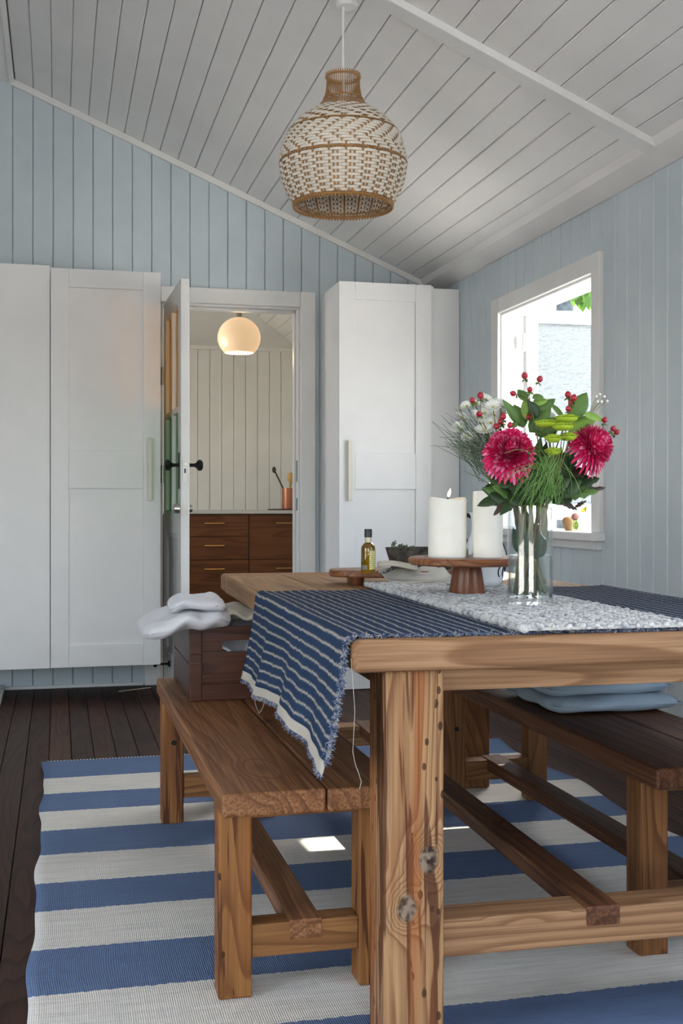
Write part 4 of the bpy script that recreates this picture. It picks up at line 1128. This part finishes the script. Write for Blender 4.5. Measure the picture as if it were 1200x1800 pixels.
# ------------------------------------------------------------------ bouquet
rb = random.Random(11)
def veg(name, c1, c2, rough=.5, trans=.0, scale=40):
    t = NT(name); v = t.obj(); t.base(t.mix(t.noise(v, scale, 3), c1, c2), rough, .3)
    return t.m
M['stem'] = veg('stem_green', '#5c6b34', '#77703d'); M['stem_brown'] = veg('stem_brown', '#5a4a2c', '#6a5c36')
M['leaf_light'] = veg('fresh_leaf', '#6c8f3a', '#8bab50'); M['leaf_mid'] = veg('mid_leaf', '#4c6a34', '#5f7d40')
M['leaf_dark'] = veg('dark_leaf', '#26391f', '#34482a'); M['leaf_bronze'] = veg('bronze_leaf', '#3a2e26', '#4b3d34')
M['mag'] = veg('magenta_petal', '#c01150', '#e0326f', .5, 0, 60); M['mag_back'] = veg('pink_petal', '#d94f86', '#eb95b6', .5, 0, 60)
M['white_petal'] = veg('white_petal', '#dcdcd6', '#cfd1c7'); M['daisy_eye'] = veg('daisy_eye', '#b9b04a', '#8f9a3c')
M['lime'] = veg('lime_button', '#a9ba34', '#8aa52c', .8, 0, 160); M['berry'] = plain('red_berry', '#9a1b2e', .3); M['needle'] = veg('needle_green', '#4c5a44', '#6b7560')
M['grass'] = veg('grass_green', '#3f6324', '#6f9644', .5, 0, 90); M['bead'] = plain('white_bead', '#ecebe4', .5)
def curve(a, b, bend=Vector((0,0,0)), n=8):
    return [a.lerp(b, i/n)+bend*math.sin(PI*i/n) for i in range(n+1)]
bot_n = [0]
def stem_path(top):
    """from the vase floor through the vase mouth up to top"""
    k = bot_n[0]; bot_n[0] += 1
    a = k*2.399+.4; rr_ = .034*math.sqrt(((k*7) % 17)/17)
    dirv = Vector((top.x-VB.x, top.y-VB.y, 0)); L = dirv.length
    dirv = dirv/L if L > 1e-5 else Vector((1,0,0))
    side = Vector((-dirv.y, dirv.x, 0))
    bot = VB+Vector((0,0,.016+.03*((k*5)%7)/7))-dirv*min(.026, .010+L*.14)+side*(.030*math.sin(k*2.1))
    mouth = VB+dirv*min(.034, .01+L*.42)+side*(.024*math.sin(k*1.3+1)); mouth.z = VB.z+VH+.004
    out = []
    for i in range(6): out.append(bot.lerp(mouth, i/6))
    up = mouth-bot; up.normalize(); c1 = mouth+up*.07*min(1,(top.z-mouth.z)/.15 if top.z > mouth.z else .4)
    for i in range(9):
        f = i/8; out.append(mouth*(1-f)**2+c1*2*f*(1-f)+top*f*f)
    return out
def leaf_mesh(base, d, up, L, W, lobes=0, cup=.15, droop=.2, nseg=8):
    d = Vector(d).normalized(); s = d.cross(Vector(up)).normalized(); nrm = s.cross(d).normalized()
    m = MB(); vs = []; fs = []
    for i in range(nseg+1):
        f = i/nseg; w_ = W*(math.sin(PI*min(1,f**.8))**.85 if 0 < f < 1 else .02)
        if lobes: w_ *= .72+.45*abs(math.sin(f*PI*lobes))
        c_ = base+d*(L*f)-nrm*(droop*L*f*f)
        vs += [c_-s*w_+nrm*cup*w_, c_, c_+s*w_+nrm*cup*w_]
    for i in range(nseg):
        b = i*3; fs += [(b,b+1,b+4,b+3),(b+1,b+2,b+5,b+4)]
    m.add(vs, fs); return m
def add_leaf(root, base, d, L, W, mat, lobes=0, up=None, droop=.2, cup=.15):
    up = up or Vector((-.25,-.9,.45))
    return leaf_mesh(Vector(base), d, up, L, W, lobes, cup, droop).build('leaf', mat, root, smooth=True, solid=.0006)
def plant(name, top, label, cat='flower', group=None, stem='stem', r0=.0034, r1=.0022):
    pts = stem_path(Vector(top)); root = empty(name, (pts[0].x, pts[0].y, pts[0].z), label, cat, group)
    MB().tube(pts, [r0+(r1-r0)*i/(len(pts)-1) for i in range(len(pts))], 7).build('stem', M[stem], root, smooth=True)
    return root, pts
# chrysanthemums
def mum(c, axis, R, label, droop_dirs):
    axis = Vector(axis).normalized(); root, pts = plant('chrysanthemum', c-axis*R*.55, label, r0=.0034, r1=.003)
    Q = axis.to_track_quat('Z','Y').to_matrix(); m = MB(); mb_ = MB()
    N = 480
    for i in range(N):
        f = (i+.5)/N; th_ = math.acos(1-f*1.50); ph = i*2.39996
        d = Q@Vector((math.sin(th_)*math.cos(ph), math.sin(th_)*math.sin(ph), math.cos(th_)))
        low = max(0, f-.70)/.30
        L = R*(.50+.10*f+.30*low)*rb.uniform(.88,1.12); W = R*rb.uniform(.058,.08)
        c0 = c+d*R*.36-axis*R*.18
        tan = (axis-d*axis.dot(d)); tan = tan.normalized() if tan.length > 1e-4 else Q@Vector((1,0,0))
        s = d.cross(tan).normalized(); nrm = tan
        inc = .30*(1-low)-.25*low
        vs = []; n5 = 5
        for k in range(n5+1):
            g = k/n5; w_ = W*(.5+.75*math.sin(PI*min(1,g*.8+.05)))*(1 if k < n5 else .45)
            p = c0+d*(L*g)+tan*(inc*L*g*g)+Vector((0,0,-1))*(low*L*.30*g*g)
            vs += [p-s*w_+nrm*w_*.7, p, p+s*w_+nrm*w_*.7]
        fs = []
        for k in range(n5):
            b = k*3; fs += [(b,b+1,b+4,b+3),(b+1,b+2,b+5,b+4)]
        (mb_ if (rb.random() < .30) else m).add(vs, fs)
    tag(m.build('petals', M['mag'], root, smooth=True), kind='stuff'); tag(mb_.build('pale_petals', M['mag_back'], root, smooth=True), kind='stuff')
    MB().ell(c-axis*R*.12, R*.5, R*.5, R*.48, Q, 14, 8).build('flower_core', plain('petal_core','#9c0c45',.7), root, smooth=True)
    MB().lathe([(0,0),(.010,.004),(.017,.014),(.015,.02),(0,.02)], 14, c-axis*R*.62, axis=axis).build('calyx', M['leaf_dark'], root, smooth=True)
    for i in range(7):
        p = pts[8+i % 5]; a = i*2.1+rb.random()
        d = Vector((math.cos(a), math.sin(a)*.7-.3, rb.uniform(-.35,.35)))
        add_leaf(root, p, d, rb.uniform(.045,.065), rb.uniform(.013,.018), M['leaf_dark'], 3, droop=.3)
    return root
mum(at(897,790,2.425), (-.22,-.80,.42), .052, 'left deep pink chrysanthemum bloom facing the camera', 0)
mum(at(1046,781,2.47), (.55,-.55,.45), .048, 'right deep pink chrysanthemum bloom tilted towards the wall', 0)
# white daisies
def daisy_heads(root, pts, heads, d0):
    for (px, py, dd) in heads:
        c_ = at(px, py, d0+dd); q = pts[10]
        MB().tube(curve(q, c_, Vector((0,0,.006)), 6), .0011, 5).build('flower_stalk', M['stem'], root)
        ax = Vector((rb.uniform(-.7,.3), -.6, rb.uniform(.3,1.0))).normalized(); Q = ax.to_track_quat('Z','Y').to_matrix()
        m = MB(); n = 16; R = rb.uniform(.0165,.021)
        for lay in range(2):
            for k in range(n):
                a = 2*PI*(k+.5*lay)/n; d = Q@Vector((math.cos(a), math.sin(a), .25+.25*lay)); s = d.cross(ax).normalized()
                w_ = R*.16; RR = R*(1-.2*lay)
                m.add([c_+d*R*.15-s*w_*.5, c_+d*R*.15+s*w_*.5, c_+d*RR*.7+s*w_, c_+d*RR+s*w_*.4, c_+d*RR-s*w_*.4, c_+d*RR*.7-s*w_], [(0,1,2,5),(5,2,3,4)])
        fh = m.build('flower_head', M['white_petal'], root, smooth=True)
        MB().ell(c_+ax*.002, .003, .003, .0026, Q, 10, 5).build('eye', M['daisy_eye'], fh, smooth=True)
root, pts = plant('white_daisy_spray', at(842,740,2.52), 'spray of small white daisies at the bouquet\'s upper left')
daisy_heads(root, pts, [(835,712,0),(853,703,.03),(866,716,-.02),(880,712,.02),(812,735,0),(838,733,-.03),(862,744,.0),(806,752,.03),(823,768,-.02),(850,757,-.03),(868,731,.04),(820,715,.05),(852,727,.0),(880,728,.04)], 2.52)
root, pts = plant('white_daisy_spray', at(962,744,2.58), 'few white daisies half hidden behind the lime buttons')
daisy_heads(root, pts, [(962,735,.0),(950,742,.03)], 2.58)
# lime buttons
root, pts = plant('lime_button_spray', at(975,790,2.42), 'spray of flat lime green button flowers in the bouquet\'s middle')
for (px, py, w_) in ((996,740,18),(961,749,19),(989,754,18),(972,775,13),(998,772,14),(972,798,13)):
    c_ = at(px, py, 2.42+rb.uniform(-.02,.02)); R = w_*2.42/F
    MB().tube(curve(at(972+rb.uniform(-6,6),860,2.42), c_-Vector((0,0,.004)), Vector((.002,0,0)), 6), .0011, 5).build('flower_stalk', M['stem'], root)
    fh = MB().lathe([(0,-.003),(R*.6,-.003),(R*.95,.002),(R,.005),(R*.85,.010),(R*.4,.012),(0,.0115)], 18, c_).build('button', M['lime'], root, smooth=True)
    m = MB()
    for k in range(70):
        q = R*math.sqrt((k+.5)/70); a = k*2.4; m.ell(c_+Vector((q*math.cos(a), q*math.sin(a), .0105-.005*(q/R)**3)), .0021, .0021, .0042, None, 5, 4)
    for k in range(34):
        a = 2*PI*k/34; d = Vector((math.cos(a), math.sin(a), .25)); m.ell(c_+d*R*.97+Vector((0,0,.003)), .0014, .0014, .0055, d.to_track_quat('Z','Y').to_matrix(), 5, 4)
    tag(m.build('florets', M['lime'], fh), kind='stuff')
# berries
def berry_sprig(top, berries, d0, label, leaves):
    root, pts = plant('berry_sprig', at(top[0], top[1], d0), label, 'berries', stem='stem_brown', r0=.0022, r1=.0013)
    q = pts[-1]
    for (px, py) in berries:
        c_ = at(px, py, d0+rb.uniform(-.03,.03))
        MB().tube(curve(q, c_, Vector((0,0,.004)), 4), .0008, 5).build('twig', M['stem_brown'], root)
        up = (c_-q).normalized(); R = rb.uniform(.0062,.0074)
        br = MB().lathe([(0,-R),(R*.75,-R*.6),(R,0),(R*.85,R*.6),(R*.35,R*1.15),(0,R*1.3)], 12, c_, axis=up).build('berry', M['berry'], root, smooth=True)
        m = MB()
        for k in range(4):
            a = k*PI/2; d = (up.orthogonal()*math.cos(a)+up.cross(up.orthogonal())*math.sin(a)-up*.5); v2 = leaf_mesh(c_-up*R, d, up, .011, .0035, 0, .1, .1, 4); b = len(m.v); m.v += v2.v; m.f += [tuple(i+b for i in f) for f in v2.f]
        m.build('sepals', M['leaf_mid'], br, smooth=True)
    for (px, py, dx, dy, L, W) in leaves:
        add_leaf(root, at(px, py, d0), at(px+dx, py+dy, d0+.01)-at(px, py, d0), L, W, M['leaf_mid'])
berry_sprig((930,705), [(922,661),(948,667),(931,685),(902,692),(928,733)], 2.50, 'tallest red berry sprig rising at the top of the bouquet', [(925,705,-14,-22,.035,.011),(935,700,25,-6,.03,.009)])
berry_sprig((845,735), [(844,696),(830,704),(842,728)], 2.49, 'red berry sprig among the white daisies', [])
berry_sprig((1000,728), [(998,694),(1008,700),(999,719),(1003,708)], 2.45, 'red berry sprig left of the large light green leaf', [(990,735,-28,-38,.045,.006)])
berry_sprig((1052,790), [(1062,739),(1077,754),(1083,760)], 2.50, 'red berry sprig above the right pink bloom', [])
berry_sprig((892,775), [(884,733),(896,748),(873,750),(880,742)], 2.46, 'red berry sprig just above the left pink bloom', [(900,752,10,-14,.02,.007)])
# leafy branches
def leafy(top, leaves, d0, label, mat, name='leafy_branch', lobes=0):
    root, pts = plant(name, at(top[0], top[1], d0), label, 'foliage', stem='stem_brown')
    for (px, py, qx, qy, wpx, m_) in leaves:
        a = at(px, py, d0+rb.uniform(-.02,.02)); b = at(qx, qy, d0+rb.uniform(-.04,.03)); L = (b-a).length
        add_leaf(root, a, b-a, L*1.05, wpx*d0/F, M[m_], lobes, droop=rb.uniform(.02,.12), cup=rb.uniform(.05,.25))
leafy((1005,765), [(1002,740,1030,690,17,'leaf_mid'),(998,762,1050,728,14,'leaf_light'),(1025,728,1060,738,8,'leaf_light'),(1030,745,1052,778,10,'leaf_mid')], 2.49, 'branch with large light green leaves at upper right', None)
leafy((930,770), [(920,752,905,712,14,'leaf_mid'),(928,740,925,698,12,'leaf_light'),(935,730,975,700,12,'leaf_mid'),(930,760,965,720,16,'leaf_mid'),(940,765,985,735,16,'leaf_mid'),(935,710,962,702,8,'leaf_light'),(960,770,978,736,12,'leaf_mid'),(915,748,888,705,10,'leaf_mid'),(945,735,930,705,11,'leaf_dark'),(950,760,945,715,13,'leaf_mid')], 2.52, 'branch of mid green leaves in the middle top', None)
leafy((985,830), [(975,860,1010,800,10,'leaf_dark'),(985,865,1040,815,12,'leaf_dark'),(990,850,1015,790,8,'leaf_mid'),(985,870,1048,862,13,'leaf_mid'),(990,872,1062,856,9,'leaf_bronze'),(985,885,1018,893,7,'leaf_bronze'),(1005,850,1035,835,9,'leaf_bronze'),(1000,838,1030,822,9,'leaf_bronze'),(1010,892,1030,880,4,'leaf_bronze'),(1000,860,1050,840,14,'leaf_dark'),(980,880,1000,870,12,'leaf_dark'),(985,840,1008,775,9,'leaf_mid')], 2.50, 'bronze and dark green foliage sticking out right above the vase', None, 'dark_foliage', 4)
leafy((900,855), [(900,868,842,886,13,'leaf_dark'),(905,880,880,902,8,'leaf_dark'),(898,855,862,838,13,'leaf_dark'),(905,850,880,820,14,'leaf_dark'),(910,860,905,815,15,'leaf_dark'),(930,870,925,815,16,'leaf_dark'),(945,875,950,820,16,'leaf_dark'),(905,885,862,868,14,'leaf_dark'),(915,890,890,850,16,'leaf_dark'),(920,888,945,845,15,'leaf_dark'),(900,875,868,855,12,'leaf_mid'),(925,860,960,800,13,'leaf_mid'),(940,880,930,845,15,'leaf_dark'),(905,840,925,790,14,'leaf_dark'),(890,882,868,905,6,'leaf_bronze')], 2.44, 'dense dark green foliage below the left pink bloom', None, 'dark_foliage', 3)
leafy((960,860), [(960,880,985,820,14,'leaf_dark'),(950,885,975,835,15,'leaf_dark'),(965,880,1000,840,14,'leaf_dark'),(940,860,960,780,12,'leaf_dark'),(955,870,940,800,14,'leaf_dark'),(965,860,985,790,12,'leaf_mid'),(920,880,915,830,15,'leaf_dark'),(970,885,1010,860,13,'leaf_dark'),(935,850,950,770,10,'leaf_mid')], 2.54, 'shaded foliage at the back of the bouquet', None, 'dark_foliage', 2)
root, pts = plant('dark_foliage', at(935,850,2.47), 'dense bushy greenery filling the bouquet just above the vase rim', 'foliage', stem='stem_brown')
for i in range(46):
    a_ = rb.uniform(0,2*PI); q_ = math.sqrt(rb.random())
    px, py, dd = 940+58*q_*math.cos(a_), 858+34*q_*math.sin(a_), 2.49+rb.uniform(-.06,.07)
    an = math.atan2(py-905, px-938)+rb.uniform(-.5,.5); L = rb.uniform(32,56)
    p_, e_2 = at(px, py, dd), at(px+L*math.cos(an), py+L*math.sin(an), dd+rb.uniform(-.03,.03))
    add_leaf(root, p_, e_2-p_, (e_2-p_).length, rb.uniform(9,15)*2.48/F, M['leaf_dark'] if rb.random() < .8 else M['leaf_mid'], rb.choice([0,2,3]), droop=rb.uniform(.05,.3))
for i in range(16):     # further stems crowding the vase
    a_ = i*2.399; q_ = .036*math.sqrt((i+.5)/16); a2 = a_+1.6+rb.uniform(-.5,.5)
    p0_ = VB+Vector((q_*math.cos(a_), q_*math.sin(a_), .016+.02*rb.random())); p1_ = VB+Vector((.036*math.cos(a2), .036*math.sin(a2), VH+.004))
    MB().tube([p0_, p0_.lerp(p1_,.5)+Vector((rb.uniform(-.003,.003),0,0)), p1_, p1_+(p1_-p0_)*.18], [.0026,.0024,.0022,.002], 7).build('stem', M['stem'] if i % 3 else M['stem_brown'], root, smooth=True)
for i in range(20):
    a_ = i*.7; p_ = VB+Vector((.025*math.cos(a_), .025*math.sin(a_), VH*rb.uniform(.42,.8)))
    add_leaf(root, p_, Vector((.2*math.cos(a_), .2*math.sin(a_), 1)), .05, .0095, M['leaf_dark'])
# needle fan on the left
root, pts = plant('needle_sprig', at(850,790,2.50), 'fan of long thin needles spreading out to the left', 'foliage')
m = MB()
for i in range(84):
    a = at(rb.uniform(838,895), rb.uniform(785,850), 2.50+rb.uniform(-.03,.04))
    f = rb.random(); ex, ey = 752+f*48+rb.uniform(-6,12), 742-(0 if f < .5 else (f-.5)*80)+rb.uniform(-24,46)
    b = at(ex, ey, 2.50+rb.uniform(-.06,.08)); f2 = rb.uniform(.55,1.0); b = a.lerp(b, f2)
    m.tube(curve(a, b, Vector((0,0,rb.uniform(-.004,.008))), 4), [.0009,.0009,.0008,.0007,.0004], 4)
for (a, b) in (((900,880),(815,828)),((880,872),(826,806)),((890,860),(810,800)),((872,840),(790,778)),((880,868),(835,812))):
    m.tube(curve(at(*a,2.48), at(*b,2.46), Vector((0,0,.006)), 6), [.001]*6+[.0005], 4)
tag(m.build('needles', M['needle'], root), kind='stuff')
# fine grass
root, pts = plant('grass_tuft', at(960,830,2.41), 'tuft of fine bright green grass falling over the vase rim', 'foliage')
m = MB()
for i in range(80):
    a = at(rb.uniform(942,985), rb.uniform(785,850), 2.42+rb.uniform(-.02,.02)); b = at(rb.gauss(958,24), rb.uniform(862,908), 2.40+rb.uniform(-.03,.02))
    c0 = (b-a); m.tube(curve(a, b, Vector((rb.uniform(-.012,.012), -.008, rb.uniform(-.005,.012))), 6), [.0003,.0005,.0006,.0006,.0006,.0005,.0003], 3)
for i in range(26):
    a = at(rb.uniform(940,965), rb.uniform(820,850), 2.41); b = at(rb.uniform(880,945), rb.uniform(785,900), 2.38+rb.uniform(-.02,.04)); m.tube(curve(a, b, Vector((0,-.01,.02)), 8), .0006, 3)
tag(m.build('blades', M['grass'], root), kind='stuff')
# white bead sprig
root, pts = plant('bead_sprig', at(1030,740,2.52), 'thin sprig tipped with tiny white beads at upper right', 'flower', r0=.0012, r1=.0007)
for (px, py) in ((1054,693),(1062,697),(1067,705),(1048,697),(1057,706),(1050,706)):
    c_ = at(px, py, 2.52+rb.uniform(-.02,.02)); MB().tube(curve(pts[-1], c_, Vector((0,0,.004)), 5), .0005, 4).build('twig', M['stem'], root); MB().ell(c_, .003, .003, .003, None, 8, 6).build('bead', M['bead'], root, smooth=True)

# ------------------------------------------------------------------ window sill ornaments
sy = 4.585; SZ = WZ0-.0015
def on_sill(y, x=XR+.02): return Vector((x, y, SZ))
p = on_sill(4.60)
r = empty('bulb_vase', p, 'little brown stoneware bud vase on the window sill', 'vase')
t = NT('brown_stoneware'); t.base(t.mix(t.noise(t.obj(), 60, 3), '#b08a5c', '#8a6540'), .5)
MB().lathe([(0,0),(.016,0),(.020,.008),(.026,.022),(.030,.038),(.027,.052),(.016,.058),(.010,.060),(.0,.056)], 24, p).build('vase_body', t.m, r, smooth=True)
p = on_sill(4.515, XR+.015)
r = empty('glass_jar', p, 'tiny glass jar of green leaves beside the brown bud vase', 'jar')
MB().lathe([(0,0),(.018,0),(.020,.006),(.020,.040),(.016,.048),(.0,.048)], 20, p).build('jar_glass', tglass('jar_glass','#dfeecb',.05), r, smooth=True, angle=50)
m = MB()
for i in range(8):
    a = i*2.4; v2 = leaf_mesh(p+Vector((0,0,.004)), Vector((math.cos(a)*.25, math.sin(a)*.25, 1)), Vector((math.cos(a),math.sin(a),0)), .036, .008, 0, .2, .1, 5); b = len(m.v); m.v += v2.v; m.f += [tuple(k_+b for k_ in f) for f in v2.f]
m.build('leaves', veg('lime_leaf','#8fae2c','#b3c23c'), r, smooth=True)
MB().ell(p+Vector((-.004,.004,.060)), .017, .017, .016, None, 14, 8).build('stopper', veg('mottled_pink','#b08078','#7c4e4a',.5,0,120), r, smooth=True)
for (y, dz, lab) in ((4.52, .105, 'yellow blossom higher above the glass jar on the sill'), (4.475, .085, 'yellow blossom nearer the window jamb on the sill')):
    p2 = on_sill(y, XR+.035); rt = empty('yellow_flower', p2, lab, 'flower')
    MB().tube([p2, p2+Vector((0,0,dz))], .0012, 6).build('stem', M['stem'], rt); m = MB()
    for k in range(7):
        a = k*2*PI/7; d = Vector((math.cos(a)*.6-.5, math.sin(a), .3+.4*math.cos(a))); v2 = leaf_mesh(p2+Vector((0,0,dz)), d, Vector((-1,-.5,.3)), .020, .007, 0, .1, .0, 4); b = len(m.v); m.v += v2.v; m.f += [tuple(k_+b for k_ in f) for f in v2.f]
    m.build('petals', veg('yellow_petal','#e8d53a','#d8c020'), rt, smooth=True)

# ------------------------------------------------------------------ garden seen through the window
tp = at(994, 700, 9.0); 
r = empty('garden_tree', (tp.x, tp.y, -.6), 'grey tree trunk with hanging green leaves outside the window', 'tree')
t = NT('grey_bark'); t.base(t.ramp(t.noise(t.obj(), 16, 4, .7), [(.35,'#2c3236'),(.6,'#4a5256'),(.8,'#39433a')]), .9)
MB().tube([(tp.x,tp.y,-.6),(tp.x+.01,tp.y,1.0),(tp.x-.01,tp.y,2.4),(tp.x+.03,tp.y,4.0)], [.10,.078,.07,.05], 14).build('trunk', t.m, r, smooth=True)
M['gleaf'] = NT('sunlit_leaf').m; nt = M['gleaf'].node_tree; pb = nt.nodes['Principled BSDF']; pb.inputs['Base Color'].default_value = lin('#35531a'); pb.inputs['Roughness'].default_value = .5
trl = nt.nodes.new('ShaderNodeBsdfTranslucent'); trl.inputs[0].default_value = lin('#3f6216'); mxs = nt.nodes.new('ShaderNodeMixShader'); mxs.inputs[0].default_value = .45
nt.links.new(pb.outputs[0], mxs.inputs[1]); nt.links.new(trl.outputs[0], mxs.inputs[2]); nt.links.new(mxs.outputs[0], nt.nodes['Material Output'].inputs[0])
tw_ = [at(1005,488,8.3), at(1030,494,8.2), at(1055,480,8.1), at(1090,470,8.0)]
MB().tube([(tp.x,tp.y,2.9)]+tw_, [.02,.012,.010,.009,.006], 6).build('twig', t.m, r)
for (px, py, qx, qy, w_) in ((1012,505,1006,530,11),(1018,508,1014,538,9),(1024,504,1003,516,8),(1030,505,1034,545,8),(1040,500,1042,546,8),(1026,500,1040,496,6),(1036,498,1028,520,8),(1045,500,1052,545,9),(1048,492,1062,540,9),(1020,500,1010,512,8),(1060,490,1075,540,10),(936,541,948,538,4),(922,540,938,544,4),(1035,506,1046,520,8),(1015,512,1020,544,9),(1028,515,1024,546,8),(1008,510,1009,541,7),(1038,515,1036,548,8)):
    a = at(px,py,8.2+rb.uniform(-.1,.1)); b = at(qx,qy,8.2+rb.uniform(-.15,.1)); leaf_mesh(a, b-a, Vector((-.3,-.9,.2)), (b-a).length, w_*8.2/F, 0, .15, .1, 6).build('leaf', M['gleaf'], r, smooth=True)

# little twig on the floorboards
tag(MB().tube([at(208,1219,6.05)*1, at(265,1212,6.05)], .0022, 5).build('straw', plain('pale_straw','#cfc3a4',.8)), 'pale straw lying on the floorboards below the left cabinet', 'straw')
st_ = bpy.data.objects['straw']; st_.location.z = .0005

# ------------------------------------------------------------------ labels of the setting, tidy up
SET = {'floor':'dark brown narrow hardwood floorboards', 'wall_back':'pale blue vertical board wall behind the cabinets', 'wall_right':'pale blue vertical board wall around the window',
 'wall_right_near':'pale blue wall beside the viewer on the right', 'wall_left':'pale blue wall on the far left of the room', 'wall_front':'pale blue wall behind the viewer', 'ceiling':'sloping white tongue and groove board ceiling',
 'trim_1':'white moulding along the slope of the back wall', 'trim_2':'white batten running down the sloping ceiling', 'trim_3':'white cornice above the window wall', 'baseboard_back':'thin white quarter round at the foot of the back wall',
 'trim_4':'white kerb board on the floor at the left edge', 'trim_5':'white door casing on the hinge side', 'trim_6':'white door casing beside the corner cabinet', 'trim_7':'white casing across the top of the doorway',
 'trim_8':'white lining inside the doorway', 'wall_kitchen':'cream board wall at the back of the kitchen', 'wall_kitchen_left':'cream kitchen wall left of the doorway', 'wall_kitchen_right':'cream kitchen wall right of the doorway',
 'floor_kitchen':'dark kitchen floor beyond the doorway', 'ceiling_kitchen':'cream hipped kitchen ceiling', 'ground':'garden ground outside the house'}
for n_, l_ in SET.items():
    o = bpy.data.objects.get(n_)
    if o: o['label'] = l_; o['category'] = n_.split('_')[0]
for o in bpy.data.objects:
    if '_off' in o: del o['_off']
